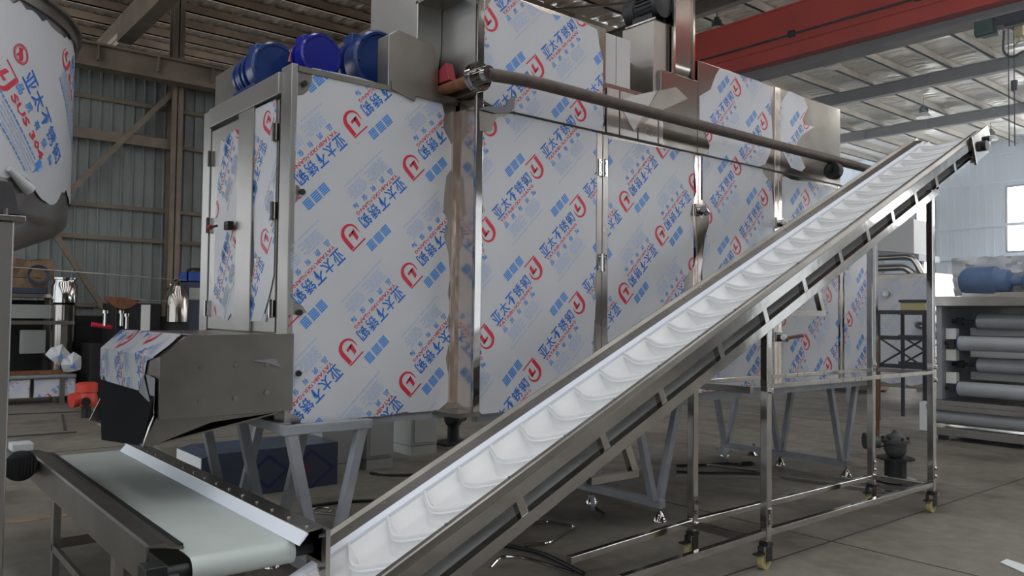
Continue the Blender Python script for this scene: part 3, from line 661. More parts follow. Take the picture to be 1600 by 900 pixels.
# film over the sloping nose: printed strip bent over the chamfer
def nose(p):        # plane coordinates: u across (-Y), v along the profile downwards from the top edge
    u, v = p; L1 = math.hypot(.108, .104)
    if v < .06: return Vector((1.25+(.06-v), -u, 1.383))
    if v < .06+L1: t = (v-.06)/L1; return Vector((1.25-.108*t-.002, -u, 1.382-.104*t+.002))
    return Vector((1.138, -u, 1.278-(v-.06-L1)))
mb = MB(); pol = [(-5.085, 0), (-4.0, .0), (-4.0, .06), (-4.01, .14), (-4.05, .215), (-4.16, .235), (-4.19, .30), (-4.22, .42), (-4.30, .475), (-4.62, .44), (-4.95, .385), (-5.0, .36), (-5.05, .39), (-5.09, .37), (-5.095, .21)]
def off(p): q = nose(p); return q+Vector((-.004, 0, .003))
tr_ = [[pol[i] for i in t] for t in tessellate_polygon([[Vector((p[0], p[1], 0)) for p in pol]])]
for i in range(44):
    for (va, vb) in ((0, .06), (.06, .135), (.135, .21), (.21, .27), (.27, .34), (.34, .41), (.41, .48)):
        ua = -5.1+i*.025; ub = ua+.025
        for q in ([(ua, va), (ub, va), (ub, vb)], [(ua, va), (ub, vb), (ua, vb)]):
            for t in tr_:
                r = cliptri(q, t)
                if r: mb.add([off(p) for p in r], [tuple(range(len(r)))])
for r, mi in prints(pol, (-4.72, .27), math.radians(62), (.40, -.05), (.08, .52), 1.05):
    mb.mi = mi; mb.add([off(p)+Vector((-.0015, 0, .0015)) for p in r], [tuple(range(len(r)))])
mb.build('film_sheet', ['film', 'pblue', 'pmid', 'ppale', 'pred'], hd, smooth=False, fix=False)
mb = MB(); mb.add([(1.13, 4.20, 1.19), (1.12, 4.02, 1.05), (1.10, 4.0, .93), (1.08, 4.12, .86), (1.10, 4.26, .93), (1.125, 4.30, 1.02)], [(0, 1, 2, 3, 4, 5)])
mb.add([(1.13, 4.16, 1.19), (1.125, 4.0, 1.02), (1.12, 3.975, .93), (1.13, 4.0, 1.18)], [(0, 1, 2, 3)])
mb.build('hanging_film_flap', 'filmback', hd, smooth=False, fix=False)
# chute below the hood
mb = MB(); mb.prism([(1.135, 3.985, .995), (1.785, 3.985, .985), (1.395, 3.985, .955), (1.112, 3.985, .862), (1.078, 3.985, .868)], (0, .012, 0)); mb.build('chute_side', 'steel_dk', D, smooth=False)
mb = MB(); mb.prism([(1.135, 5.06, .995), (1.785, 5.06, .985), (1.395, 5.06, .955), (1.112, 5.06, .862), (1.078, 5.06, .868)], (0, .012, 0)); mb.build('chute_side', 'steel_dk', D, smooth=False)
mb = MB(); mb.hexa([(1.138, 4.0, 1.10), (1.128, 4.0, 1.10), (1.075, 4.0, .868), (1.085, 4.0, .866), (1.138, 5.07, 1.10), (1.128, 5.07, 1.10), (1.075, 4.75, .80), (1.085, 4.75, .80)]); mb.build('chute_lip', 'mattblack', D, smooth=False)
mb = MB(); mb.prism([(1.075, 4.02, .87), (1.074, 3.975, .865), (1.118, 3.972, 1.0), (1.125, 4.0, 1.03)], (.004, 0, 0)); mb.build('chute_edge', 'mirror', D, smooth=False)
mb = MB(); mb.hexa([(1.77, 4.0, .985), (1.76, 4.0, .975), (1.10, 4.0, .855), (1.11, 4.0, .865), (1.77, 5.05, .985), (1.76, 5.05, .975), (1.10, 5.05, .855), (1.11, 5.05, .865)]); mb.build('chute_floor', 'steel_dk', D, smooth=False)

# ------------------------------------------------------------------ gas pipe along the front
G = thing('gas_pipe', 'rusty brown gas pipe running along the front of the film-wrapped dryer', 'pipe', (2.8, 3.6, 2.88))
mb = MB(); mb.tube([(2.74, 3.545, 2.86), (2.84, 3.545, 2.87), (3.1, 3.545, 2.885), (7.40, 3.545, 2.885)], .038, 14, .1); mb.build('pipe_run', 'rust', G)
mb = MB(); mb.tube([(2.763, 4.32, 2.872), (2.738, 3.66, 2.86)], .034, 12); mb.build('branch_pipe', 'rust2', G)
mb = MB(); a = Vector((2.738, 3.62, 2.862)); b = Vector((2.742, 3.545, 2.862)); dd = (b-a).normalized()
mb.cyl(a-dd*.03, a-dd*.012, .085, 24); mb.cyl(a-dd*.008, a+dd*.016, .085, 24); mb.cyl(a+dd*.016, b+dd*.02, .046, 16)
for k in range(8):
    an = k*math.pi/4; c = Vector((math.cos(an), 0, math.sin(an)))*.065; mb.cyl(a+c-dd*.04, a+c+dd*.03, .009, 8)
mb.build('flange', 'mirror', G)
mb = MB(); mb.cyl((6.53, 3.545, 2.79), (6.60, 3.545, 2.79), .075, 20); mb.box((6.46, 3.53, 2.77), (6.53, 3.56, 2.83)); mb.cyl((6.6, 3.545, 2.80), (6.68, 3.545, 2.82), .03, 12); mb.box((6.55, 3.535, 2.82), (6.58, 3.555, 2.87)); mb.build('end_valve', 'dark', G, bevel=.003)
mb = MB(); mb.prism([(2.728, 3.90, 2.905), (2.728, 4.10, 2.907), (2.728, 4.08, 2.955), (2.728, 3.94, 3.02)], (.055, 0, 0))
tag(mb.build('plastic_piece', 'dred0', origin=(2.75, 4, 2.9), smooth=False, bevel=.004), 'dull red plastic piece lying on the rusty pipe branch behind the flange', 'plastic piece')
# ------------------------------------------------------------------ inclined cleated conveyor
TH = math.atan(.4535); cE = Vector((math.cos(TH), 0, math.sin(TH))); cN = Vector((-math.sin(TH), 0, math.cos(TH))); cO = Vector((1.641, 0, .48))
def sp(s, y, n): return cO+cE*s+cN*n+Vector((0, y, 0))
IC = thing('inclined_conveyor', 'long steel inclined conveyor with white scooped belt climbing to the upper right', 'conveyor', (4.3, 2.95, 0))
SA, SB = -.42, 6.42
def sbox(mb, s0, s1, y0, y1, n0, n1):
    return mb.hexa([sp(s0, y0, n0), sp(s1, y0, n0), sp(s1, y1, n0), sp(s0, y1, n0), sp(s0, y0, n1), sp(s1, y0, n1), sp(s1, y1, n1), sp(s0, y1, n1)])
mb = MB()       # belt: carrying run, return run, wrapped around both ends
path = [(s_, -.075) for s_ in (SA, 1, 2.5, 4, SB)]
for i in range(1, 12): a = math.pi*i/12; path.append((SB+.055*math.sin(a), -.13+.055*math.cos(a)))
path += [(s_, -.185) for s_ in (SB, 4, 2, SA)]
for i in range(1, 12): a = math.pi*i/12; path.append((SA-.055*math.sin(a), -.13-.055*math.cos(a)))
TRO = [(2.765, .060), (2.785, .034), (2.82, .014), (2.87, .004), (2.95, 0), (3.03, .004), (3.08, .014), (3.115, .034), (3.135, .062)]
k = len(TRO); up_ = lambda i: 1.0 if i < 5 else 0.0
vs = [sp(a, y, b+d*up_(i)) for i, (a, b) in enumerate(path) for y, d in TRO]; n = len(path)
mb.add(vs, [(i*k+j, i*k+j+1, ((i+1) % n)*k+j+1, ((i+1) % n)*k+j) for i in range(n) for j in range(k-1)])
mb.build('belt', 'belt', IC)
# one scoop-shaped flight, then copies
def flight_path():
    pts = []; A = (0.0, 3.132); B = (-.10, 2.945); C = (.025, 2.768)
    k = .38
    p1 = (A[0]+(B[0]-A[0])*(1-k), A[1]+(B[1]-A[1])*(1-k)); p2 = (B[0]+(C[0]-B[0])*k, B[1]+(C[1]-B[1])*k)
    for i in range(5): t = i/5; pts.append((A[0]+(p1[0]-A[0])*t, A[1]+(p1[1]-A[1])*t))
    for i in range(10): t = i/9; pts.append(tuple(p1[j]*(1-t)**2+2*B[j]*t*(1-t)+p2[j]*t*t for j in (0, 1)))
    for i in range(1, 6): t = i/5; pts.append((p2[0]+(C[0]-p2[0])*t, p2[1]+(C[1]-p2[1])*t))
    return pts
FPATH = flight_path()
def flight_mesh(s0):
    mb = MB(); sec = [(-.040, -.074), (-.018, -.067), (-.006, -.050), (-.004, -.030), (-.010, -.026), (-.010, -.020), (-.002, -.016), (0, -.004), (.004, 0), (.010, 0), (.014, -.006), (.016, -.05), (.035, -.074)]
    vs = []
    for (ds, y) in FPATH:
        for (a, b) in sec: vs.append(sp(s0+ds+a, y, b))
    m = len(sec); fs = []
    for i in range(len(FPATH)-1):
        for j in range(m-1): fs.append((i*m+j, (i+1)*m+j, (i+1)*m+j+1, i*m+j+1))
    fs.append(tuple(range(m))); fs.append(tuple(range((len(FPATH)-1)*m+m-1, (len(FPATH)-1)*m-1, -1)))
    return mb.add(vs, fs)
fl = flight_mesh(.055-2*.2128).build('flight', 'belt', IC)
k = 1
while .055+(k-2)*.2128 < SB-.02:
    c = fl.copy(); COL.objects.link(c); c.location = cE*(k*.2128); k += 1
# guide strips, rails
def ext(pts, s0, s1): # sweep closed (y, n) polygon along the belt
    mb = MB(); a = [sp(s0, y, n) for y, n in pts]; return mb.prism(a, cE*(s1-s0))
ext([(3.137, -.09), (3.137, .002), (3.188, .004), (3.188, -.006), (3.147, -.006), (3.147, -.09)], SA+.2, SB-.1).build('guide_strip', 'uhmw', IC, smooth=False)
mb = ext([(2.748, -.09), (2.748, .002), (2.763, .002), (2.763, -.09)], SA, SB-.1); mb.build('guide_strip', 'uhmw', IC, smooth=False)
fr = ext([(3.186, -.002), (3.262, .012), (3.275, .03), (3.335, .004), (3.335, -.10), (3.325, -.10), (3.325, -.002), (3.275, .018), (3.262, .004), (3.186, -.010)], -.02, SB+.02).build('side_rail', 'steel_dk', IC, smooth=False)
mb = MB(); s_ = .14
while s_ < SB: mb.cyl(sp(s_, 3.236, .004), sp(s_, 3.236, .012), .008, 8); s_ += .185
mb.build('rail_rivets', 'mirror', fr, smooth=False)['kind'] = 'stuff'
nr = ext([(2.722, -.07), (2.722, .006), (2.728, .012), (2.752, .012), (2.756, .004), (2.748, .004), (2.734, -.0), (2.734, -.07)], -.35, SB+.02).build('side_rail', 'steel_dk', IC, smooth=False)
ext([(2.718, -.092), (2.718, -.028), (2.728, -.028), (2.728, -.092)], -.35, SB).build('top_chord', 'mirror', IC, smooth=False)
mb = MB(); s_ = .33
while s_ < SB: mb.cyl(sp(s_, 2.74, .012), sp(s_, 2.74, .018), .008, 8); s_ += .37
mb.build('rail_rivets', 'mirror', nr, smooth=False)['kind'] = 'stuff'
for y0 in (2.718, 3.285):
    mb = ext([(y0, -.235), (y0, -.172), (y0+.045, -.172), (y0+.045, -.235)], -.3, 5.45); mb.build('bottom_chord', 'mirror' if y0 < 3 else 'steel', IC, smooth=False, bevel=.003)
    for s_ in (.08, .70, 1.28, 1.755, 2.31, 2.80, 3.28, 3.78, 4.2, 4.61, 5.03, 5.44, 5.83):
        mb = MB(); mb.hexa([sp(s_-.022, y0+.002, -.18), sp(s_+.022, y0+.002, -.18), sp(s_+.022, y0+.04, -.18), sp(s_-.022, y0+.04, -.18), sp(s_-.022, y0+.002, -.06), sp(s_+.022, y0+.002, -.06), sp(s_+.022, y0+.04, -.06), sp(s_-.022, y0+.04, -.06)])
        mb.build('upright', 'mirror' if y0 < 3 else 'steel', IC, smooth=False, bevel=.002)
ext([(2.718, -.19), (2.718, -.165), (2.75, -.165), (2.75, -.19)], 5.4, 6.22).build('chord_extension', 'mirror', IC, smooth=False)
for s_ in (.70, 1.755, 2.80, 3.78, 4.61, 5.44):
    mb = MB(); sbox(mb, s_-.02, s_+.02, 2.76, 3.29, -.232, -.192); mb.build('cross_bar', 'steel', IC, smooth=False)
mb = ext([(3.28, -.2), (3.28, -.06), (3.284, -.06), (3.284, -.2)], -.2, 6.2); mb.build('back_plate', 'steel', IC, smooth=False)
mb = ext([(2.80, -.232), (2.80, -.228), (3.26, -.228), (3.26, -.232)], -.2, 5.4); mb.build('drip_tray', 'steel', IC, smooth=False)
# hangers below the chord
for s_ in (1.42, 3.43):
    for y0 in (2.722, 3.29):
        mb = MB(); mb.hexa([sp(s_-.025, y0, -.40), sp(s_+.02, y0, -.40), sp(s_+.02, y0+.035, -.40), sp(s_-.025, y0+.035, -.40), sp(s_-.025, y0, -.235), sp(s_+.02, y0, -.235), sp(s_+.02, y0+.035, -.235), sp(s_-.025, y0+.035, -.235)]); h = mb.build('hanger', 'mirror', IC, smooth=False, bevel=.002)
        a = sp(s_-.025, y0, -.385); L = .30 if s_ < 2 else .46; mb = MB(); mb.bar(a+Vector((.04, .017, 0)), a+Vector((-L, .017, .0)), .035, .035); mb.build('hanger_arm', 'steel_dk', h, smooth=False)
# drive head
mb = MB(); mb.prism([sp(6.20, 2.70, -.215), sp(6.20, 2.70, .01), sp(6.60, 2.70, .015), sp(6.62, 2.70, -.12), sp(6.52, 2.70, -.215)], (0, .012, 0)); hp = mb.build('head_plate', 'mirror', IC, smooth=False)
mb = MB(); mb.cyl(sp(6.40, 2.70, -.12), sp(6.40, 2.66, -.12), .045, 16); mb.box(sp(6.33, 2.69, -.10)-Vector((.03, 0, .03)), sp(6.33, 2.70, -.10)+Vector((.03, 0, .03))); mb.cyl(sp(6.52, 2.70, -.09), sp(6.52, 2.67, -.09), .025, 12); mb.build('bearing', 'dark', hp)
mb = MB(); mb.prism([sp(6.20, 3.30, -.215), sp(6.20, 3.30, .0), sp(6.60, 3.30, .0), sp(6.62, 3.30, -.12), sp(6.52, 3.30, -.215)], (0, .012, 0)); mb.build('head_plate', 'steel', IC, smooth=False)
mb = MB(); sbox(mb, 6.24, 6.28, 2.71, 3.31, -.22, -.19); sbox(mb, 6.20, 6.215, 2.695, 2.715, -.23, .02); mb.build('head_brace', 'steel', IC, smooth=False)
mb = MB(); mb.cyl(sp(6.40, 2.74, -.12), sp(6.40, 3.16, -.12), .05, 20); mb.build('drive_drum', 'dark', IC)
# tail
mb = MB(); mb.prism([sp(-.45, 2.715, -.24), sp(-.45, 2.715, .005), sp(-.3, 2.715, .005), sp(-.3, 2.715, -.24)], (0, .012, 0)); mb.build('tail_plate', 'steel_dk', IC, smooth=False)
mb = MB(); mb.prism([sp(-.45, 3.20, -.24), sp(-.45, 3.20, -.02), sp(.0, 3.20, -.02), sp(.0, 3.20, -.24)], (0, .012, 0)); mb.build('tail_plate', 'steel_dk', IC, smooth=False)
# wheeled stand
LEG = {'near_low': (4.285, 2.745), 'near_high': (6.585, 2.745), 'far_low': (4.125, 3.165), 'far_high': (6.46, 3.165)}
for nm, (x, y) in LEG.items():
    ztop = .48+.4535*(x-1.641)-.19
    mb = MB(); mb.box((x-.025, y-.025, .16), (x+.025, y+.025, ztop)); lg = mb.build('leg', 'mirror', IC, smooth=False, bevel=.004)
    mb = MB()
    for z in (.28, .34): mb.cyl((x, y-.028, z), (x, y-.040, z), .012, 8)
    mb.box((x-.018, y-.030, .26), (x+.018, y-.026, .36)); mb.build('bolt_plate', 'mirror', lg)
    mb = MB(); mb.box((x-.03, y-.03, .135), (x+.03, y+.03, .16)); mb.box((x-.04, y-.032, .05), (x+.02, y-.026, .135)); mb.box((x-.04, y+.026, .05), (x+.02, y+.032, .135)); cs = mb.build('caster', 'dark', IC, smooth=False, bevel=.002)
    mb = MB(); mb.cyl((x-.02, y-.018, .046), (x-.02, y+.018, .046), .046, 20); mb.mi = 1; mb.cyl((x-.02, y-.028, .046), (x-.02, y+.028, .046), .014, 10); mb.build('wheel', ['yellow', 'mirror'], cs)
    mb = MB(); mb.box((x-.11, y-.02, .095), (x-.04, y+.02, .105)); mb.build('brake_pedal', 'dark', cs)
zr = .215
def rail(name, p, q, w=.04, h=.04, m='mirror'):
    mb = MB(); mb.bar(p, q, w, h); return mb.build(name, m, IC, smooth=False, bevel=.003)
rail('base_rail', (3.0, 2.745, .19), (4.26, 2.745, zr)); rail('base_rail', (4.31, 2.745, zr), (6.56, 2.745, zr))
rail('base_rail', (3.05, 3.165, .175), (4.10, 3.165, zr)); rail('base_rail', (4.15, 3.165, zr), (6.435, 3.165, zr))
rail('base_crossbar', (4.12, 2.77, .20), (4.12, 3.14, .20)); rail('base_crossbar', (6.5, 2.77, zr), (6.5, 3.14, zr))
zt_ = 1.09
fr1 = rail('table_rail', (4.31, 2.735, zt_), (6.56, 2.735, zt_), .035, .03); fr2 = rail('table_rail', (4.15, 3.165, zt_), (6.435, 3.165, zt_), .035, .03)
rail('table_crossbar', (4.16, 2.76, zt_-.02), (4.16, 3.15, zt_-.02), .03, .04, 'steel'); rail('table_crossbar', (6.52, 2.76, zt_), (6.52, 3.15, zt_), .03, .03, 'steel')
for x in (5.0, 5.17, 5.33, 5.42, 5.7, 6.0): # notched welds on the table rails
    for (y, f) in ((2.735, fr1), (3.165, fr2)):
        mb = MB(); mb.box((x-.012, y-.0195, zt_-.016), (x+.012, y-.017, zt_+.017)); mb.build('weld_mark', 'mirror', f, smooth=False)
for (x, y, z) in ((4.285, 2.72, 1.06), (6.46, 3.14, 1.13), (6.46, 3.14, 1.03), (6.585, 2.72, 1.13), (6.585, 2.72, 1.03)):
    mb = MB(); mb.box((x-.03, y-.008, z-.018), (x+.03, y, z+.018)); mb.cyl((x, y-.02, z), (x, y, z), .014, 10); mb.build('clamp', 'mirror', IC, bevel=.002)

# ------------------------------------------------------------------ flat belt conveyor under the hood
FC = thing('flat_conveyor', 'flat conveyor with grey green belt feeding the foot of the white inclined belt', 'conveyor', (1.2, 4.4, 0))
ya, yb = 3.20, 5.90
mb = MB(); path = [(ya, .55), (ya+.8, .55), (yb-.5, .55), (yb, .55)]
for i in range(1, 12): a = math.pi*i/12; path.append((yb+.05*math.sin(a), .50+.05*math.cos(a)))
path += [(yb, .45), (ya, .45)]
for i in range(1, 12): a = math.pi*i/12; path.append((ya-.05*math.sin(a), .50-.05*math.cos(a)))
n = len(path); vs = [(x, y, z) for y, z in path for x in (1.045, 1.465)]
mb.add(vs, [(2*i, 2*i+1, (2*i+3) % (2*n), (2*i+2) % (2*n)) for i in range(n)]); mb.build('belt', 'flat', FC)
mb = MB(); mb.prism([(1.440, 3.08, .552), (1.447, 3.08, .548), (1.487, 3.08, .592), (1.480, 3.08, .596)], (0, 2.78, 0)); mb.build('skirt_strip', 'uhmw', FC, smooth=False)
mb = MB(); mb.prism([(1.478, 3.10, .590), (1.482, 3.10, .598), (1.565, 3.10, .606), (1.565, 3.10, .46), (1.555, 3.10, .46), (1.555, 3.10, .598)], (0, 2.80, 0)); sr = mb.build('side_rail', 'steel', FC, smooth=False)
for i in range(16):
    y = 3.16+i*.178; mb = MB(); mb.cyl((1.515, y, .601), (1.515, y, .607), .007, 8); mb.build('rivet', 'mirror', sr)
mb = MB(); mb.prism([(.895, 3.22, .455), (.895, 3.22, .605), (.905, 3.22, .612), (.965, 3.22, .612), (.970, 3.22, .60), (1.035, 3.22, .585), (1.03, 3.22, .575), (.965, 3.22, .592), (.905, 3.22, .602), (.903, 3.22, .455)], (0, 2.62, 0)); sr2 = mb.build('side_rail', 'steel_dk', FC, smooth=False)
mb = MB(); mb.box((.99, 3.25, .575), (1.04, 5.8, .59)); mb.build('rubber_skirt', 'black', FC, smooth=False)
mb = MB(); mb.cyl((.9, 3.20, .50), (1.60, 3.20, .50), .028, 16); mb.build('roller_shaft', 'black', FC)
mb = MB(); mb.box((1.555, 3.06, .40), (1.575, 3.24, .60)); ep = mb.build('end_plate', 'steel', FC, smooth=False)
for (y, z) in ((3.10, .57), (3.20, .57), (3.10, .43), (3.20, .43)):
    mb = MB(); mb.cyl((1.575, y, z), (1.59, y, z), .011, 8); mb.cyl((1.54, y, z), (1.555, y, z), .009, 8); mb.build('bolt', 'mirror', ep)
mb = MB(); mb.box((.86, 3.10, .44), (.94, 3.20, .56)); mb.cyl((.86, 3.13, .50), (.84, 3.13, .50), .03, 14); mb.cyl((.93, 3.08, .50), (.97, 3.08, .50), .035, 14); mb.cyl((.88, 3.10, .47), (.88, 3.04, .47), .012, 10); bb = mb.build('bearing_block', 'black', FC, bevel=.006)
mb = MB(); mb.cyl((.90, 3.10, .52), (.90, 3.03, .52), .010, 10); mb.cyl((.95, 3.10, .48), (.95, 3.05, .48), .012, 10); mb.build('tension_bolt', 'mirror', bb)
for y in (5.05, ):
    for x in (.925, 1.52):
        mb = MB(); mb.box((x-.02, y-.03, 0), (x+.02, y+.03, .46)); mb.build('leg', 'steel', FC, smooth=False, bevel=.003)
    mb = MB(); mb.box((.945, y-.02, .18), (1.50, y+.02, .225)); mb.build('crossbar', 'steel_dk', FC, smooth=False)
for y in (3.75, ):
    for x in (.925, 1.52):
        mb = MB(); mb.box((x-.02, y-.03, 0), (x+.02, y+.03, .46)); mb.build('leg', 'steel', FC, smooth=False, bevel=.003)
mb = MB(); mb.box((.905, 3.75, .17), (.925, 5.05, .21)); mb.build('tie_bar', 'steel', FC, smooth=False)
MX, MY, MZ = .80, 5.40, .59
mb = MB(); mb.lathe((MX, MY, MZ), (MX, MY+.36, MZ), [(0, .07), (.01, .088), (.06, .092), (.06, .08), (.26, .08), (.27, .065), (.36, .055)], 24); mo = mb.build('drive_motor', 'black', FC)
mb = MB(); mb.box((.755, MY+.02, MZ+.082), (.865, MY+.16, MZ+.125)); mb.build('terminal_box', 'paint_w', mo, bevel=.004)
mb = MB(); mb.box((.80, MY+.22, .50), (.90, MY+.36, .60)); mb.build('motor_bracket', 'dark', mo, bevel=.004)
mb = MB()
for k in range(9): mb.box((MX-.07+.017*k, MY-.004, MZ-.05), (MX-.062+.017*k, MY, MZ+.05))
mb.build('fan_grille', 'dark', mo, smooth=False)['kind'] = 'stuff'

# ------------------------------------------------------------------ mixing tank on its stand (left edge)
TX, TY, TR = -.28, 5.05, 1.20
TK = thing('mixing_tank', 'large round steel tank in white printed film at the left edge', 'tank', (TX, TY, 1.75))
mb = MB(); mb.lathe((TX, TY, 0), (TX, TY, 4), [(1.45, .12), (1.50, .30), (1.90, TR-.05), (1.95, TR-.01), (2.10, TR), (2.90, TR), (2.92, TR+.01)], 96); tb = mb.build('vessel', 'steel', TK)
mb = MB(); mb.ring((TX, TY, 2.90), (TX, TY, 2.955), TR+.02, TR-.05, 96); mb.ring((TX, TY, 2.955), (TX, TY, 2.97), TR+.04, TR-.05, 96); mb.build('rim', 'steel_dk', TK)
# film wrapped round it (angle a measured from -Y towards +X)
def tk(p, off=0): a = p[0]/TR; return Vector((TX+(TR+off)*math.sin(a), TY-(TR+off)*math.cos(a), p[1]))
mb = MB(); na, nz = 90, 18; zt0 = 2.88
rz = random.Random(2)
low = [2.06+.06*math.sin(i*.5)*math.sin(i*.13)+rz.uniform(-.015, .015) for i in range(na+1)]
hi = [zt0+rz.uniform(-.02, .02) for i in range(na+1)]
aw = lambda i: -1.2+3.6*i/na
for i in range(na):
    for j in range(nz):
        c4 = []
        for (ii, jj) in ((i, j), (i+1, j), (i+1, j+1), (i, j+1)):
            z = low[ii]+(hi[ii]-low[ii])*jj/nz; c4.append(tk((aw(ii), z), .006))
        mb.add(c4, [(0, 1, 2, 3)])
def tank_motif():
    out = []
    for i, T in enumerate(CH): out += [(t, BLUE) for t in fit(T, -.042+i*.094, -.042, .085, .09)]
    for i, T in enumerate(SM): out += [(t, MID) for t in fit(T, -.03+i*.094, -.105, .044, .047)]
    out += [(t, RED) for t in fit(text_tris('SUS 304', 1, 1, .03), -.01, -.165, .33, .045)]
    out += [(t, RED) for t in logo(-.09, -.135, .13)]
    ring = [(-.125+.044*math.cos(a*math.pi/12), .02+.044*math.sin(a*math.pi/12)) for a in range(25)]; out += [(t, RED) for t in band(ring, [.006]*25)]
    ring = [(-.125+.036*math.cos(a*math.pi/12), .02+.036*math.sin(a*math.pi/12)) for a in range(25)]; out += [(t, RED) for t in band(ring, [.003]*25)]
    out += [(t, RED) for t in band([(-.150, .035), (-.135, .028), (-.115, .012), (-.100, .005)], [.018, .022, .026, .012])]+[(t, RED) for t in band([(-.142, .045), (-.13, .02), (-.135, -.008)], [.012, .014, .006])]+[(t, RED) for t in band([(-.112, .02), (-.108, -.012)], [.014, .008])]
    rnd = random.Random(4)
    for r in range(6):
        y = -.20-r*.019; x = -.06
        while x < .30: l = .014+rnd.random()*.02; out += [(t, MID if r in (0, 5) else PALE) for t in quad(x, y, x+l, y+.008)]; x += l+.006
    for (a, b, c, d) in ((.31, -.21, .36, -.16), (.33, -.26, .40, -.17)): out += [(t, MID) for t in quad(a, b, a+.03, d)]+[(t, PALE) for t in quad(a+.035, b, c, d)]
    return out
TM = tank_motif()
ca, sa = math.cos(math.radians(-48)), math.sin(math.radians(-48))
for (ox, oy) in ((1.005, 2.55), (1.005+.52, 2.80), (.55, 2.25)):
    for t, mi in TM:
        q = [(ox+p[0]*ca-p[1]*sa, oy+p[0]*sa+p[1]*ca) for p in t]
        if all(2.13 < p[1] < 2.85 and -1.4 < p[0] < 2.8 for p in q): mb.mi = mi; mb.add([tk(p, .0078) for p in q], [(0, 1, 2)])
mb.build('film_sheet', ['film', 'pblue', 'pmid', 'ppale', 'pred'], tb, fix=False)
a40 = math.radians(47)
mb = MB(); mb.cyl(tk((.87, 2.12), .02), tk((1.0, 2.05), .02), .012, 14, .03); mb.build('film_curl', 'film', tb)
mb = MB(); mb.prism([(.40, 4.04, 1.91), (.565, 4.04, 1.91), (.54, 4.10, 2.06), (.43, 4.10, 2.06)], (0, .10, 0)); mb.build('support_lug', 'dark', TK, smooth=False, bevel=.003)
TS = thing('tank_stand', 'polished square steel post of the stand under the film-wrapped tank', 'stand', (.5, 4.1, 0))
mb = MB(); mb.box((.455, 4.04, 0), (.545, 4.16, 1.88)); mb.build('post', 'satin', TS, smooth=False, bevel=.006)
mb = MB(); mb.box((.42, 4.02, 1.88), (.585, 4.2, 1.905)); tp = mb.build('top_plate', 'steel', TS, smooth=False, bevel=.003)
mb = MB(); mb.cyl((.51, 4.05, 1.905), (.51, 4.05, 1.935), .014, 8); mb.build('bolt', 'mirror', tp)
mb = MB(); mb.box((-.6, 4.06, .55), (.455, 4.12, .61)); mb.build('cross_rail', 'mirror', TS, smooth=False)
mb = MB(); mb.box((-1.1, 4.06, 0), (-1.01, 4.16, 1.88)); mb.build('post', 'mirror', TS, smooth=False, bevel=.006)
# ------------------------------------------------------------------ lamps and hoist
def highbay(loc, lab, r=.2):
    L = thing('high_bay_lamp', lab, 'lamp', loc, 'high bay lamps under the roof'); x, y, z = loc
    mb = MB(); mb.lathe((x, y, z), (x, y, z+.24), [(0, r), (.01, r*1.01), (.06, r*.93), (.14, r*.62), (.17, r*.5)], 24); mb.build('reflector', 'lamp', L)
    mb = MB(); mb.lathe((x, y, z+.16), (x, y, z+.42), [(0, r*.5), (.02, r*.6), (.15, r*.6), (.17, r*.4), (.24, r*.3)], 16); mb.build('ballast', 'black', L)
    mb = MB(); mb.cyl((x, y, z+.4), (x, y, ZR+.58), .012, 8); mb.build('hanging_rod', 'dark', L)
for (px, py, X_, lab) in ((1303, 106, 19.6, 'high bay lamp below the red crane beam, hanging over the film-wrapped upper housing'), (1120, 47, 15.6, 'high bay lamp above the red crane beam'), (1443, 160, 27.2, 'high bay lamp between the two dark grey roof rafters'), (1548, 205, 32.4, 'high bay lamp near the pale end wall, beyond the conveyor head')):
    p = at(px, py, 'x', X_); highbay((p.x, p.y, min(p.z, 8.2)), lab, .24 if X_ > 25 else .2)
H = thing('crane_hoist', 'green hoist trolley hanging from the red crane beam', 'hoist', (14.25, 4.8, 6.1))
mb = MB(); mb.box((14.06, 4.90, 6.20), (14.44, 5.16, 6.395)); mb.cyl((14.25, 4.86, 6.28), (14.25, 5.20, 6.28), .10, 18); mb.build('hoist_body', 'green', H, bevel=.01)
mb = MB(); mb.box((14.10, 4.3, 6.26), (14.40, 4.86, 6.395)); mb.cyl((14.2, 4.2, 6.31), (14.2, 4.75, 6.31), .08, 16); mb.build('trolley', 'dark', H, bevel=.008)
mb = MB()
for y in (4.64, 4.72): mb.cyl((14.25, y, 4.3), (14.25, y, 6.28), .008, 6)
mb.build('hoist_rope', 'dark', H)
mb = MB(); mb.box((14.2, 4.50, 6.05), (14.3, 4.62, 6.20)); mb.tube([(14.25, 4.56, 6.05), (14.25, 4.56, 5.97), (14.25, 4.62, 5.93), (14.25, 4.64, 5.98)], .018, 8); mb.build('hook', 'yellow', H)
mb = MB(); mb.tube([(14.25, 4.78, 6.2), (14.25, 4.80, 5.85), (14.25, 4.68, 5.72), (14.25, 4.50, 5.80)], .018, 8, .1); mb.build('control_cable', 'black', H)
mb = MB(); mb.cyl((14.25, 4.64, 5.20), (14.25, 4.64, 5.35), .05, 12); mb.build('rope_weight', 'black', H)

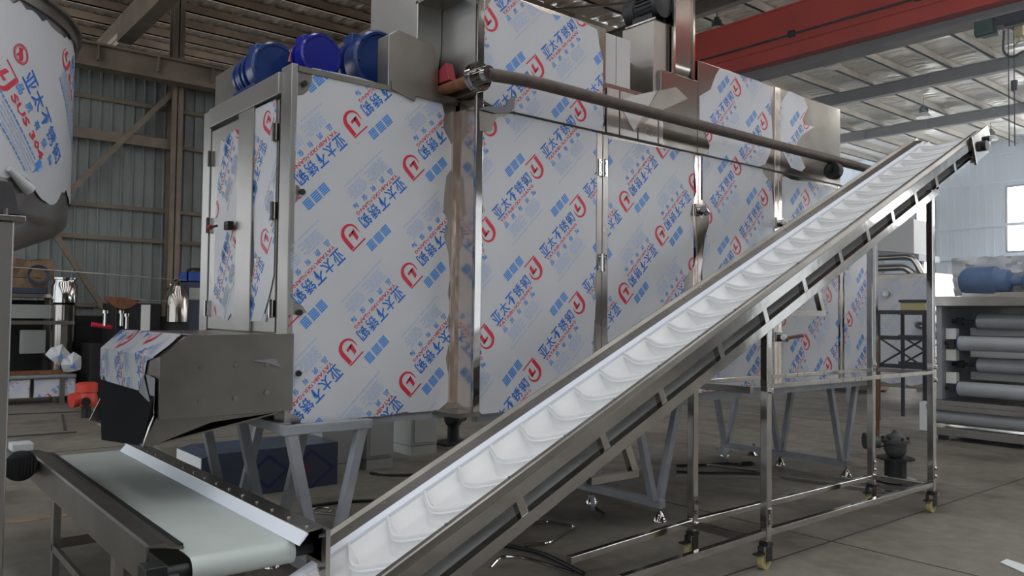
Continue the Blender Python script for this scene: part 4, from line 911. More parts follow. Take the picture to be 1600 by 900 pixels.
# ------------------------------------------------------------------ under and behind the dryer
def cabinet(name, a, b, lab, holes=False, plinth=.1):
    c = thing(name, lab, 'cabinet', ((a[0]+b[0])/2, (a[1]+b[1])/2, 0), 'grey control cabinets under the dryer')
    mb = MB(); mb.box((a[0], a[1], plinth), b); mb.build('cabinet_body', 'cab', c, smooth=False, bevel=.006)
    mb = MB(); mb.box((a[0]+.004, a[1]+.004, 0), (b[0]-.004, b[1]-.004, plinth-.004)); mb.build('plinth', 'cab', c, smooth=False)
    if holes:
        for y in (a[1]+.16, a[1]+.30):
            mb = MB(); mb.cyl((a[0]-.002, y, .22), (a[0]-.006, y, .22), .022, 14); mb.build('cable_hole', 'black', c)
    else:
        mb = MB(); mb.box((a[0]+.03, a[1]-.012, plinth+.03), (b[0]-.03, a[1], b[2]-.03)); dd = mb.build('cabinet_door', 'cab', c, smooth=False, bevel=.004)
        mb = MB(); mb.box((b[0]-.08, a[1]-.03, .75), (b[0]-.055, a[1]-.012, .87)); mb.build('handle', 'black', dd)
    return c
cabinet('control_cabinet', (3.38, 6.77, 0), (3.76, 7.35, 1.25), 'grey control cabinet with two round cable holes standing under the dryer', True)
cabinet('control_cabinet', (3.86, 6.80, 0), (4.16, 7.35, 1.25), 'plain grey control cabinet beside the one with cable holes')
cabinet('control_cabinet', (4.62, 7.2, 0), (4.95, 7.75, 1.25), 'lighter grey control cabinet standing farthest right under the dryer')
N = thing('wrapped_box', 'low box wrapped in navy blue printed film behind the grey trestle legs', 'box', (2.8, 6.6, 0))
mb = MB(); mb.prism([(2.17, 6.40, 0), (3.35, 6.40, 0), (3.35, 6.40, .37), (2.28, 6.40, .37), (2.17, 6.40, .345)], (0, .6, 0)); mb.build('box_body', 'navy', N, smooth=False, bevel=.004)
M['navyprint'] = mat('dark_blue_print', (.012, .02, .10), .4); M['dred'] = mat('dull_red_print', (.16, .03, .035), .5)
mb = MB()
def nz_(p): return Vector((p[0], 6.396, p[1]))
for (cx, cz, k, mi) in ((2.72, .18, .16, 0), (3.10, .16, .2, 0)):
    for t in band([(cx-k, cz), (cx, cz+k*.8), (cx+k, cz), (cx, cz-k*.8), (cx-k, cz)], [.03]*5): mb.mi = mi; mb.add([nz_(p) for p in t], [(0, 1, 2)])
for t in logo(3.02, .15, .13): mb.mi = 1; mb.add([Vector((p[0], 6.394, p[1])) for p in t], [(0, 1, 2)])
mb.build('printed_mark', ['navyprint', 'dred'], N, smooth=False, fix=False)
mb = MB(); mb.box((2.165, 6.40, 0), (2.17, 7.0, .345)); mb.build('white_edge', 'paint_w', N, smooth=False)
B = thing('blower_pump', 'small black pump on the floor seen below the dryer between cabinet and conveyor', 'pump', (5.45, 7.6, 0))
mb = MB(); mb.cyl((5.45, 7.6, .02), (5.45, 7.6, .30), .07, 14); mb.lathe((5.36, 7.55, .30), (5.62, 7.65, .30), [(0, .06), (.03, .10), (.12, .10), (.16, .07), (.28, .06)], 16); mb.build('pump_body', 'black', B)
mb = MB(); mb.box((5.25, 7.45, 0), (5.65, 7.8, .03)); mb.build('base_plate', 'dark', B, smooth=False)
mb = MB(); mb.cyl((5.45, 7.6, .36), (5.45, 7.6, .55), .03, 10); mb.cyl((5.37, 7.6, .50), (5.53, 7.6, .50), .025, 10); mb.build('outlet', 'black', B)
def cable(name, pts, r, m, lab, cat='cable', group=None, rad=.15):
    mb = MB(); mb.tube(pts, r, 8, rad); o = mb.build(name, m, origin=pts[0]); return tag(o, lab, cat, group or {'floor_cable': 'cables lying on the floor', 'stretched_wire': 'wires stretched over the dark machines'}.get(name))
cable('floor_cable', [(3.80, 6.62, .012), (3.86, 6.45, .012), (4.05, 6.30, .012), (4.5, 6.35, .012), (5.0, 6.6, .012)], .012, 'black', 'black cable trailing from the grey cabinets under the dryer')
cable('floor_cable', [(3.83, 6.60, .010), (3.95, 6.38, .010), (4.3, 6.22, .010), (4.9, 6.35, .010)], .008, 'paint_w', 'thin white cable beside the black one at the grey cabinets')
cable('floor_cable', [(2.75, 5.75, .012), (2.95, 5.75, .012), (3.2, 5.68, .012), (3.4, 5.5, .012), (3.15, 5.3, .012)], .012, 'black', 'dark cable lying on the floor behind the first trestle')
cable('steel_wire', [(2.70, 5.62, .008), (2.83, 5.72, .008), (2.90, 5.60, .008), (2.80, 5.50, .008), (2.72, 5.58, .008), (2.9, 5.30, .008), (3.05, 5.22, .008)], .007, 'steel', 'coil of thin steel wire on the floor by the trestle', 'wire')
cable('floor_cable', [(6.45, 5.15, .012), (6.7, 5.0, .012), (6.95, 4.95, .012), (7.1, 4.72, .012), (7.25, 4.78, .012), (7.12, 4.86, .012), (6.95, 4.75, .012)], .011, 'black', 'black cable looped on the floor in front of the middle trestle')
cable('floor_cable', [(6.2, 4.95, .012), (6.35, 4.75, .012), (6.6, 4.6, .012), (6.75, 4.42, .012), (6.85, 4.40, .012)], .010, 'black', 'short black cable lying along the flat steel bars on the floor')
def floorbar(p, q, w, h, lab, m='mirror', name='steel_bar'):
    mb = MB(); mb.bar((p[0], p[1], h/2), (q[0], q[1], h/2), w, h); return tag(mb.build(name, m, origin=p, smooth=False), lab, 'bar', 'steel bars on the floor')
floorbar((6.72, 4.98, 0), (6.86, 4.50, 0), .05, .02, 'short flat steel bar on the floor behind the near conveyor leg')
floorbar((6.0, 4.80, 0), (6.72, 4.20, 0), .03, .02, 'narrow steel bar on the floor under the looped black cable', 'steel')
floorbar((6.78, 4.17, 0), (6.92, 3.20, 0), .05, .03, 'long bright steel angle on the floor crossing under the conveyor stand')
floorbar((7.15, 3.90, 0), (7.20, 2.95, 0), .04, .03, 'second long steel angle on the floor beside the cable reel', 'steel')
mb = MB(); mb.tube([(3.62, 4.36, .012), (3.93, 4.32, .012), (4.01, 4.09, .012), (3.57, 3.90, .012), (3.42, 3.96, .012)], .010, 8, .03); tag(mb.build('bent_rod', 'mirror', origin=(3.9, 4.2, 0)), 'bent square loop of bright steel rod on the floor below the conveyor', 'rod')
cable('black_hose', [(3.22, 4.15, .02), (3.30, 4.02, .02), (3.38, 3.75, .02), (3.34, 3.5, .02), (3.3, 3.3, .02)], .014, 'black', 'black hose running down the floor from the bent steel rod', 'hose')
cable('steel_hose', [(2.95, 3.72, .02), (3.05, 3.75, .06), (3.17, 3.66, .05), (3.25, 3.5, .02), (3.26, 3.35, .02)], .010, 'mirror', 'thin shiny curved pipe on the floor at the bottom of the conveyor', 'hose')
C = thing('suction_foot', 'small grey disc foot with a stem lying on the floor under the conveyor', 'foot', (4.41, 4.29, 0))
mb = MB(); mb.cyl((4.40, 4.33, .075), (4.42, 4.31, .078), .06, 20); mb.build('disc', 'roller', C)
mb = MB(); mb.cyl((4.41, 4.31, .05), (4.43, 4.22, .012), .012, 10); mb.build('stem', 'dark', C)
C = thing('bell_foot', 'loose steel machine foot standing on the floor beside white paper scrap', 'foot', (7.64, 5.06, 0))
mb = MB(); mb.lathe((7.64, 5.06, 0), (7.64, 5.06, .05), [(0, .06), (.012, .06), (.045, .025)], 16); mb.build('base', 'mirror', C)
mb = MB(); mb.cyl((7.64, 5.06, .04), (7.62, 5.03, .13), .013, 10); mb.build('stud', 'dark', C)
def scrap(name, c, r, lab, seed, m='paint_w', h=.05):
    rd = random.Random(seed); mb = MB(); n = 9; rim = [(c[0]+r*(.6+.5*rd.random())*math.cos(i*2*math.pi/n), c[1]+r*(.6+.5*rd.random())*math.sin(i*2*math.pi/n), .004+rd.random()*h) for i in range(n)]
    t = (c[0], c[1], h*.7); b = (c[0], c[1], .002)
    mb.add(rim+[t, b], [(i, (i+1) % n, n) for i in range(n)]+[((i+1) % n, i, n+1) for i in range(n)])
    return tag(mb.build(name, m, origin=(c[0], c[1], 0), smooth=False), lab, 'paper')
scrap('paper_scrap', (7.32, 5.19), .11, 'crumpled white paper scrap on the floor below the dryer', 3, h=.13)
mb = MB(); mb.prism([at(q[0], q[1], 'z', .002) for q in ((1563, 879), (1573, 874), (1618, 889), (1618, 904))], (0, 0, .004)); tag(mb.build('paper_strip', 'paint_w', origin=(5.5, 1.8, 0), smooth=False), 'white paper strip on the floor at the lower right corner', 'paper')

# cast pump standing on a cable reel
R_ = thing('cable_reel', 'black cable reel on the floor carrying a grey cast pump', 'reel', (7.42, 3.45, 0))
cx, cy = 7.50, 3.45
mb = MB(); mb.cyl((cx, cy, .02), (cx, cy, .035), .175, 28); mb.build('flange_disc', 'roller', R_)
mb = MB(); mb.cyl((cx, cy, .215), (cx, cy, .23), .165, 28); mb.build('flange_disc', 'black', R_)
mb = MB(); mb.cyl((cx, cy, .035), (cx, cy, .215), .095, 24); mb.build('hub', 'black', R_)
mb = MB()
for k in range(6): mb.cyl((cx+.12*math.cos(k), cy+.12*math.sin(k), 0), (cx+.12*math.cos(k), cy+.12*math.sin(k), .02), .015, 8)
mb.build('reel_foot', 'black', R_)
P_ = thing('cast_pump', 'grey cast iron pump with side valve standing on the black cable reel', 'pump', (cx, cy, .23))
mb = MB(); mb.lathe((cx, cy, .23), (cx, cy, .6), [(0, .045), (.02, .075), (.06, .095), (.13, .10), (.135, .125), (.165, .125), (.17, .085), (.20, .07), (.22, .03), (.25, .02)], 24); mb.build('pump_body', 'castgrey', P_)
mb = MB(); mb.cyl((cx-.09, cy+.10, .36), (cx-.16, cy+.20, .37), .055, 16); mb.cyl((cx-.15, cy+.19, .37), (cx-.17, cy+.21, .37), .075, 16); mb.cyl((cx-.13, cy+.16, .40), (cx-.13, cy+.16, .47), .02, 8); mb.build('side_valve', 'castgrey', P_)
mb = MB()
for k in range(6): a = k*math.pi/3; mb.cyl((cx+.105*math.cos(a), cy+.105*math.sin(a), .36), (cx+.105*math.cos(a), cy+.105*math.sin(a), .42), .014, 8)
mb.build('cover_bolt', 'dark', P_)['kind'] = 'stuff'

# ------------------------------------------------------------------ right background
RM = thing('roller_machine', 'grey roller machine with a stack of white rollers at the right edge', 'machine', (10.9, 3.4, 0))
xf = 10.7
mb = MB(); mb.box((xf, 4.33, .50), (xf+1.1, 4.40, 1.68)); mb.build('end_frame', 'galv', RM, smooth=False, bevel=.005)
mb = MB(); mb.box((xf+.06, 1.6, .5), (xf+1.0, 1.66, 1.68)); mb.build('end_frame', 'galv', RM, smooth=False, bevel=.005)
mb = MB(); mb.box((xf-.05, 1.6, 1.68), (xf+1.2, 4.43, 1.80)); mb.build('top_table', 'steel', RM, smooth=False, bevel=.006)
mb = MB(); mb.box((xf+.95, 1.66, .5), (xf+1.0, 4.33, 1.68)); mb.build('back_panel', 'steel_dk', RM, smooth=False)
for (dx, ye, z, r) in ((.22, 4.02, 1.49, .10), (.0, 4.16, 1.215, .092), (.22, 4.02, .94, .092), (.0, 4.17, .645, .09)):
    mb = MB(); mb.lathe((xf+dx+.1, ye, z), (xf+dx+.1, 1.7, z), [(0, r*.9), (.01, r), (ye-1.72, r), (ye-1.70, r*.9)], 28); ro = mb.build('roller', 'roller', RM)
    mb = MB(); mb.lathe((xf+dx+.1, ye+.012, z), (xf+dx+.1, ye, z), [(0, r*.9), (.01, r*1.02)], 28); mb.build('roller_cap', 'crate', ro)
    mb = MB(); mb.cyl((xf+dx+.1, ye+.01, z), (xf+dx+.1, 4.34, z), .025, 12); mb.box((xf+dx+.05, 4.20, z-.05), (xf+dx+.15, 4.26, z+.05)); mb.build('roller_shaft', 'dark', ro)
for z in (1.36, 1.08, .79):
    mb = MB(); mb.box((xf+.55, 1.7, z-.05), (xf+.56, 4.2, z+.05)); mb.build('guide_plate', 'paint_w', RM, smooth=False)
for z in (1.33, 1.06, .77):
    mb = MB(); mb.box((xf+.1, 4.20, z-.07), (xf+.2, 4.325, z+.07)); mb.build('bearing_block', 'lamp', RM, smooth=False, bevel=.004)
mb = MB(); mb.box((xf-.12, 1.6, .44), (xf+1.1, 4.46, .50)); mb.box((xf-.16, 1.6, .38), (xf-.10, 4.46, .44)); mb.build('lower_table', 'steel', RM, smooth=False, bevel=.004)
mb = MB(); mb.cyl((xf-.02, 4.40, .30), (xf-.02, 1.7, .30), .095, 28); mb.build('roller', 'roller', RM)
mb = MB(); mb.box((xf-.10, 1.6, .06), (xf+1.0, 4.36, .16)); mb.build('base_frame', 'steel', RM, smooth=False, bevel=.004)
for (x, y) in ((xf-.04, 4.3), (xf+.9, 4.3), (xf-.04, 2.6), (xf+.9, 2.6)):
    mb = MB(); mb.box((x-.05, y-.05, 0), (x+.05, y+.05, .06)); mb.build('foot', 'dark', RM, smooth=False)
mb = MB(); mb.box((xf-.12, 4.46, .10), (xf+.02, 4.56, .46)); mb.build('side_bracket', 'paint_w', RM, smooth=False, bevel=.004)
mb = MB(); mb.box((xf-.02, 1.6, .2), (xf+.1, 4.42, .22)); mb.box((xf+.12, 1.6, .18), (xf+.16, 4.35, .44)); mb.build('dark_tray', 'dark', RM, smooth=False)
# machine top with blue drum and wrapped cover
TM_ = thing('drum_unit', 'blue drum motor in torn clear wrap on top of the roller machine', 'motor', (11.2, 3.6, 1.8))
mb = MB(); mb.lathe((11.1, 4.25, 2.0), (11.1, 3.0, 2.0), [(0, .1), (.03, .15), (.08, .18), (.42, .19), (.45, .15), (.56, .14), (.60, .06), (.72, .06), (.76, .15), (1.25, .17)], 24); mb.build('drum', 'bluehaze', TM_)
mb = MB(); mb.box((11.0, 3.1, 1.8), (11.3, 4.2, 1.86)); mb.build('drum_base', 'steel', TM_, smooth=False)
rd = random.Random(9); mb = MB(); n, m_ = 22, 12
vs = [(11.32+.05*rd.random()-.35*math.sin(j/m_*1.6)*.3, 4.42-1.3*i/n, 1.81+.50*j/m_+.03*rd.random()) for i in range(n+1) for j in range(m_+1)]
mb.add(vs, [(i*(m_+1)+j, (i+1)*(m_+1)+j, (i+1)*(m_+1)+j+1, i*(m_+1)+j+1) for i in range(n) for j in range(m_)]); mb.build('wrap_sheet', 'film', TM_, fix=False)
SC = thing('scaffold', 'dark tubular scaffold with cross braces behind the conveyor stand', 'scaffold', (11.95, 5.4, 0))
for x in (11.9, 12.7):
    for y in (5.05, 5.72):
        mb = MB(); mb.cyl((x, y, 0), (x, y, 1.64), .03, 10); mb.build('post', 'dark', SC)
    for z in (1.61, 1.235, .82):
        mb = MB(); mb.bar((x, 4.95, z), (x, 5.78, z), .05, .06); mb.build('ledger', 'dark', SC, smooth=False)
    mb = MB(); mb.cyl((x, 5.05, .82), (x, 5.72, 1.235), .015, 8); mb.build('brace', 'dark', SC)
    mb = MB(); mb.cyl((x, 5.72, .82), (x, 5.05, 1.235), .015, 8); mb.build('brace', 'dark', SC)
    mb = MB(); mb.cyl((x, 5.05, 1.6), (x, 4.7, 1.235), .015, 8); mb.build('brace', 'dark', SC)
mb = MB(); mb.box((11.9, 4.95, 1.60), (12.7, 5.78, 1.64)); mb.build('deck', 'dark', SC, smooth=False)
o = thing('yellow_case', 'small yellow case with a dark lid on top of the scaffold', 'case', (12.2, 5.3, 1.64))
mb = MB(); mb.box((12.05, 5.10, 1.64), (12.35, 5.46, 1.76)); mb.build('case_body', 'yellow', o, bevel=.008)
mb = MB(); mb.box((12.03, 5.08, 1.76), (12.37, 5.48, 1.80)); mb.build('case_lid', 'dark', o, bevel=.006)
c = at(1368, 697, 'z', 0)
o = thing('rusty_post', 'rusty brown post standing on the floor behind the far right conveyor leg', 'post', c)
mb = MB(); mb.box((c.x-.035, c.y-.035, .01), (c.x+.035, c.y+.035, 1.30)); mb.build('tube', 'rust2', o, smooth=False, bevel=.004)
mb = MB(); mb.box((c.x-.08, c.y-.08, 0), (c.x+.08, c.y+.08, .012)); mb.build('base_plate', 'dark', o, smooth=False)
WT = thing('wrapped_oven', 'tall steel oven in protective film behind the dark scaffold', 'oven', (14.6, 6.2, 0))
mb = MB(); mb.box((14.0, 5.80, .33), (15.2, 7.4, 2.30)); ob = mb.build('oven_body', 'wavy', WT, smooth=False, bevel=.01)
pg = torn(-7.3, .4, -5.85, 2.22, 11, .03, .15)
sheet('film_sheet', pg, lambda p: Vector((13.996, -p[0], p[1])), (-1, 0, 0), ob, (-6.6, 1.4), P45, scale=.9, pm=('film', 'ppale', 'ppale', 'ppale', 'ppale'))
for y in (5.9, 7.3):
    for x in (14.1, 15.1):
        mb = MB(); mb.box((x-.05, y-.05, 0), (x+.05, y+.05, .33)); mb.build('leg', 'galv', WT, smooth=False)
mb = MB(); mb.tube([(13.7, 5.55, .4), (13.7, 5.55, 1.35), (13.7, 5.95, 1.42), (13.99, 5.95, 1.42)], .07, 14, .25); mb.build('elbow_pipe', 'mirror', WT)
mb = MB(); mb.tube([(14.2, 7.0, 2.42), (14.2, 6.35, 2.42), (14.2, 6.2, 2.30)], .06, 12, .15); mb.tube([(14.4, 7.0, 2.62), (14.4, 6.3, 2.62), (14.4, 6.15, 2.3)], .05, 12, .15); mb.build('top_pipe', 'mirror', WT)
mb = MB(); mb.cyl((13.985, 6.55, 1.95), (13.90, 6.55, 1.95), .05, 12); mb.build('door_handle', 'mirror', WT)
PO = thing('panel_machine', 'pale grey machine housing above the pipes, right of the dryer end', 'machine', (17.5, 8.6, 0))
mb = MB(); mb.prism([(17.0, 8.7, 3.05), (17.0, 7.42, 2.88), (17.0, 7.42, 3.6), (17.0, 8.7, 3.7)], (.9, 0, 0)); mb.build('housing', 'paint_w', PO, smooth=False, bevel=.01)
mb = MB(); mb.prism([(16.95, 8.7, 2.88), (16.95, 7.3, 2.72), (16.95, 7.3, 2.86), (16.95, 8.7, 3.03)], (1, 0, 0)); mb.build('base_beam', 'galv', PO, smooth=False)
for y in (7.45, 8.6): 
    mb = MB(); mb.box((17.3, y-.06, 0), (17.42, y+.06, 2.75)); mb.build('post', 'galv', PO, smooth=False)
# row of dark machines along the far floor
for k, (x, y, w, d, h, lab, nm, m_) in enumerate([(15.9, 8.2, .9, .7, .42, 'brown wooden crate on the far floor behind the conveyor stand', 'wooden_crate', 'card'), (17.6, 10.4, 1.0, .8, .35, 'low dark steel box on the far floor behind the trestles', 'steel_box', 'dark'), (18.0, 12.0, 1.2, .9, .40, 'long low dark box on the far floor, left of the wooden crate', 'steel_box', 'dark')]):
    o = thing(nm, lab, 'box', (x, y, 0), 'boxes along the far floor'); mb = MB(); mb.box((x, y-w/2, .06), (x+d, y+w/2, h)); mb.build('box_body', m_, o, smooth=False, bevel=.01)
    mb = MB(); mb.box((x+.02, y-w/2+.05, 0), (x+.12, y+w/2-.05, .06)); mb.build('skid', 'dark', o, smooth=False); mb = MB(); mb.box((x+d-.12, y-w/2+.05, 0), (x+d-.02, y+w/2-.05, .06)); mb.build('skid', 'dark', o, smooth=False)
    mb = MB(); mb.box((x-.01, y-w/2-.01, h), (x+d+.01, y+w/2+.01, h+.03)); mb.build('lid', m_, o, smooth=False)
BC = thing('work_stool', 'small black stool with slanting legs beside the scaffold', 'stool', (14.2, 5.2, 0))
mb = MB(); mb.box((14.0, 5.05, .50), (14.35, 5.45, .56)); mb.build('seat', 'black', BC, bevel=.01)
for (x, y) in ((14.02, 5.08), (14.33, 5.08), (14.02, 5.42), (14.33, 5.42)):
    mb = MB(); mb.bar((x+(x-14.17)*.4, y+(y-5.25)*.4, 0), (x, y, .5), .03, .03); mb.build('leg', 'black', BC, smooth=False)

# ------------------------------------------------------------------ left background
BM = thing('bench_machine', 'steel frame bench machine against the dark wall behind the round tank', 'machine', (2.4, 15.5, 0))
mb = MB(); mb.box((1.4, 15.4, 1.70), (2.80, 16.2, 1.76)); mb.build('table_top', 'steel', BM, smooth=False)
mb = MB(); mb.box((1.4, 15.45, 1.35), (2.72, 15.55, 1.58)); mb.build('cross_panel', 'cab', BM, smooth=False)
for x in (1.5, 2.70):
    for y in (15.45, 16.1):
        mb = MB(); mb.box((x-.04, y-.04, 0), (x+.04, y+.04, 1.70)); mb.build('leg', 'steel_dk', BM, smooth=False)
mb = MB(); mb.box((1.45, 16.14, .1), (2.74, 16.18, 1.66)); mb.build('shade_backing', 'dark', BM, smooth=False)  # dark sheet put in for the dim interior of the bench
mb = MB(); mb.box((2.25, 15.6, .75), (2.62, 15.75, 1.15)); mb.build('gearbox', 'cab', BM, bevel=.01)
FRM = thing('tube_frame', 'low tubular steel frame with film-wrapped panels in front of the bench machine', 'frame', (2.4, 14.6, 0))
for x in (1.6, 2.70):
    mb = MB(); mb.box((x-.035, 14.58, 0), (x+.035, 14.65, 1.30)); mb.build('post', 'steel_dk', FRM, smooth=False)
mb = MB(); mb.bar((1.5, 14.6, 1.29), (2.85, 14.6, 1.29), .06, .06); mb.build('top_rail', 'steel', FRM, smooth=False)
mb = MB(); mb.bar((1.5, 14.6, .50), (2.75, 14.6, .50), .06, .06); mb.build('lower_rail', 'rust2', FRM, smooth=False)
for (a, b) in ((1.5, 2.26), (2.30, 2.9)):
    mb = MB(); mb.box((a, 14.62, .10), (b, 14.9, .40)); pb = mb.build('panel_box', 'steel', FRM, smooth=False)
    sheet('film_sheet', torn(a+.01, .11, b-.01, .385, 4, .008), lambda p: Vector((p[0], 14.617, p[1])), (0, -1, 0), pb, (a+.3, .2), P45)
mb = MB(); mb.box((1.5, 14.55, .40), (2.9, 14.95, .46)); mb.build('cloth_cover', 'filmback', FRM, smooth=False, bevel=.02)
o = thing('steel_canister', 'tall shiny steel canister beside the bench machine', 'canister', (2.84, 15.5, 0))
mb = MB(); mb.lathe((2.80, 15.17, 0), (2.80, 15.17, 2), [(.0, .16), (.5, .18), (1.58, .18), (1.60, .15)], 24); mb.build('lower_body', 'wavy', o)
mb = MB(); mb.lathe((2.80, 15.17, 1.60), (2.80, 15.17, 2.1), [(0, .16), (.02, .20), (.30, .20), (.36, .17), (.40, .17), (.41, .19), (.44, .19)], 24); mb.build('upper_body', 'mirror', o)
o = thing('cardboard_bundle', 'brown cardboard bundle lying on the bench machine table', 'bundle', (2.4, 15.7, 1.76))
rd = random.Random(5)
mb = MB(); mb.box((2.0, 15.55, 1.76), (2.62, 15.95, 2.02)); mb.build('carton', 'card', o, bevel=.02)
mb = MB(); vs = [(2.05+.66*i/8, 15.60, 2.02+.02*rd.random()) for i in range(9)]+[(2.05+.66*i/8, 15.55+.1*rd.random(), 2.32+.06*rd.random()) for i in range(9)]
mb.prism(vs[:9]+vs[9:][::-1], (0, .3, 0)); mb.build('wrinkled_sack', 'card', o, smooth=False)
o = thing('cable_coil', 'blue coil of cable hung on the cardboard bundle', 'coil', (2.45, 15.5, 2.0)); 
mb = MB()
for k in range(4): mb.tube([(2.45+(.13+.012*k)*math.cos(a*math.pi/12), 15.48-.012*k, 2.08+(.13+.012*k)*math.sin(a*math.pi/12)) for a in range(25)], .011, 8)
mb.build('coil_loops', 'navy', o)
mb = MB(); mb.box((2.05, 15.42, 1.765), (2.58, 15.54, 1.86)); tag(mb.build('blue_tray', 'navy', origin=(2.3, 15.4, 1.765), smooth=False, bevel=.01), 'dark blue tray on the bench table below the cable coil', 'tray')
o = thing('film_bundle', 'crumpled white printed film hanging from the frame by the shiny canister', 'film', (2.8, 14.5, .5))
for (c, s_) in (((2.62, 14.50, .78), 2), ((2.80, 14.48, .62), 5)):
    rd = random.Random(s_); n = 10; mb = MB(); rim = [(c[0]+.17*(.6+.5*rd.random())*math.cos(i*.628), c[1]+.05*rd.random(), c[2]+.2*(.6+.5*rd.random())*math.sin(i*.628)) for i in range(n)]
    mb.add(rim+[(c[0], c[1]-.05, c[2])], [(i, (i+1) % n, n) for i in range(n)])
    mb.mi = 1; mb.add([(c[0]-.03, c[1]-.06, c[2]-.05), (c[0]+.05, c[1]-.055, c[2]-.06), (c[0]+.04, c[1]-.055, c[2]+.03)], [(0, 1, 2)])
    mb.build('film_piece', ['film', 'pmid'], o, smooth=False, fix=False)
V = thing('red_valve', 'bright orange-red valve body on the floor left of the discharge hood', 'valve', (2.62, 12.4, 0))
c = Vector((2.60, 12.4, .27))
mb = MB(); mb.lathe(c+Vector((0, 0, -.12)), c+Vector((0, 0, .2)), [(0, .07), (.02, .13), (.10, .15), (.20, .12), (.21, .14), (.32, .14), (.34, .11)], 20); mb.build('valve_body', 'redp', V)
mb = MB(); mb.cyl(c+Vector((-.05, 0, 0)), c+Vector((-.2, -.04, -.02)), .10, 16); mb.build('port', 'redp', V)
mb = MB(); mb.cyl(c+Vector((-.02, -.05, -.02)), c+Vector((-.04, -.17, -.04)), .06, 14); mb.build('bore', 'dark', V)
mb = MB(); mb.cyl((2.6, 12.4, 0), (2.6, 12.4, .16), .06, 14); mb.build('stand_pipe', 'dark', V)
# dark machines in the shade of the wall
DM = thing('dark_machine', 'dark machine with a white panel and hanging rust-brown cover by the corrugated wall', 'machine', (3.6, 14.3, 0))
mb = MB(); mb.box((3.06, 14.4, 0), (3.5, 15.2, .95)); mb.build('cabinet_body', 'dark', DM, smooth=False, bevel=.01)
mb = MB(); mb.box((3.35, 14.1, 0), (4.05, 15.0, 1.62)); mb.build('frame_body', 'dark', DM, smooth=False, bevel=.01)
mb = MB(); mb.box((3.0, 15.3, 0), (5.1, 16.1, 1.40)); mb.build('rear_body', 'dark', DM, smooth=False, bevel=.01)
mb = MB(); mb.box((3.73, 14.07, 1.10), (3.87, 14.10, 1.60)); mb.build('white_panel', 'lamp', DM, smooth=False)
mb = MB(); vs = [(3.20+.5*i/8, 14.05, 1.66-.14*math.sin(math.pi*i/8)) for i in range(9)]+[(3.20+.5*i/8, 14.05, 1.72-.03*i/8) for i in range(8, -1, -1)]; mb.prism(vs, (0, .12, 0)); mb.build('rust_cover', 'rust2', DM, smooth=False)
mb = MB(); mb.cyl((3.05, 14.35, 1.27), (3.36, 14.35, 1.22), .04, 10); mb.build('red_tube', 'pred', DM)
mb = MB()
for (x, z) in ((3.18, 1.45), (3.42, 1.45), (3.5, 1.4)): mb.cyl((x, 14.05, z-.2), (x, 14.05, z), .03, 10); mb.lathe((x, 14.05, z), (x, 14.05, z+.1), [(0, .05), (.05, .05), (.08, .02)], 12)
mb.build('valve_heads', 'mirror', DM)['kind'] = 'stuff'
o = thing('steel_pot', 'shiny steel pot with wrinkled reflections beside the dark machine', 'pot', (4.25, 13.9, 1.2))
mb = MB(); mb.box((4.1, 13.75, 0), (4.4, 14.1, 1.3)); mb.build('pedestal', 'dark', o, smooth=False)
mb = MB(); mb.lathe((4.25, 13.9, 1.3), (4.25, 13.9, 1.95), [(0, .15), (.02, .18), (.4, .18), (.5, .14), (.62, .10)], 24); mb.build('vessel', 'wavy', o)
mb = MB(); mb.tube([(4.25, 13.9, 1.9), (4.25, 13.85, 2.02), (4.12, 13.8, 1.98), (4.05, 13.8, 1.85)], .02, 8, .1); mb.build('bail', 'mirror', o)
o = thing('black_cabinet', 'black cabinet with a white label under the blue crate', 'cabinet', (4.6, 14.1, 0))
mb = MB(); mb.box((4.42, 13.95, 0), (5.2, 14.6, 2.0)); mb.build('cabinet_body', 'navy', o, smooth=False, bevel=.01)
mb = MB(); mb.box((4.45, 13.94, 1.70), (4.75, 13.95, 1.90)); mb.build('label_plate', 'cab', o, smooth=False)
o = thing('blue_crate', 'blue plastic crate on top of the black cabinet', 'crate', (4.6, 14.1, 2.0))
mb = MB(); x0_, x1_, y0_, y1_ = 4.42, 4.95, 13.98, 14.4
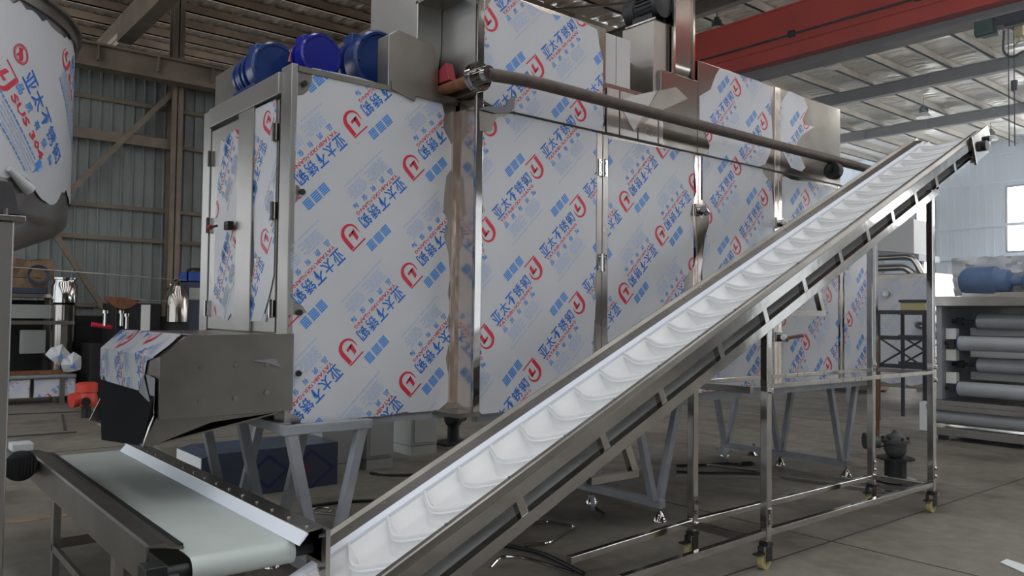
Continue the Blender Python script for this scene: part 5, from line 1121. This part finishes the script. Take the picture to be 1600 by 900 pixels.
mb.box((x0_, y0_, 2.0), (x1_, y0_+.02, 2.17)); mb.box((x0_, y1_-.02, 2.0), (x1_, y1_, 2.17)); mb.box((x0_, y0_, 2.0), (x0_+.02, y1_, 2.17)); mb.box((x1_-.02, y0_, 2.0), (x1_, y1_, 2.17)); mb.box((x0_, y0_, 2.0), (x1_, y1_, 2.02))
for i in range(7): mb.box((x0_+.03+i*.075, y0_-.012, 2.02), (x0_+.05+i*.075, y0_, 2.16))
mb.build('crate_body', 'crate', o, smooth=False)
mb = MB(); mb.box((4.5, 14.03, 2.03), (4.9, 14.35, 2.25)); tag(mb.build('black_bag', 'black', origin=(4.7, 14.2, 2.03), bevel=.06), 'black bag inside the blue crate', 'bag')
o = cable('stretched_wire', [(2.05, 15.54, 2.20), (4.41, 13.93, 2.02)], .008, 'steel', 'thin wire stretched over the dark machines by the wall', 'wire', rad=0)
o = cable('stretched_wire', [(3.50, 14.09, 1.69), (4.04, 13.78, 1.66)], .008, 'steel_dk', 'lower thin wire sagging over the dark machines', 'wire', rad=0)

# pit cover edges on the floor, far left
strip('trim_12', [(1.3, 11.0), (2.2, 10.97)], .05, 'joint', .012); strip('trim_13', [(1.6, 13.35), (2.8, 13.1), (2.7, 11.2)], .035, 'joint', .012); strip('trim_14', [(2.40, 12.9), (2.12, 11.2)], .03, 'joint', .012)
# ------------------------------------------------------------------ bluish lens glare, imitated by an added thin volume in front of the bright end of the hall
hz = bpy.data.materials.new('lens_veil'); hz.use_nodes = True; nt = hz.node_tree; nt.nodes.clear()
vo = nt.nodes.new('ShaderNodeVolumeScatter'); vo.inputs['Density'].default_value = .018; vo.inputs['Color'].default_value = (.80, .90, 1, 1); vo.inputs['Anisotropy'].default_value = .3
ou = nt.nodes.new('ShaderNodeOutputMaterial'); nt.links.new(vo.outputs[0], ou.inputs['Volume'])
mb = MB(); mb.box((9.0, -5.5, .02), (X1-.3, 15.8, 8.2)); o = mb.build('glare_veil', [hz], smooth=False); tag(o, 'thin bluish veil of lens glare, added as a volume over the far right end of the hall', 'haze'); o['kind'] = 'stuff'
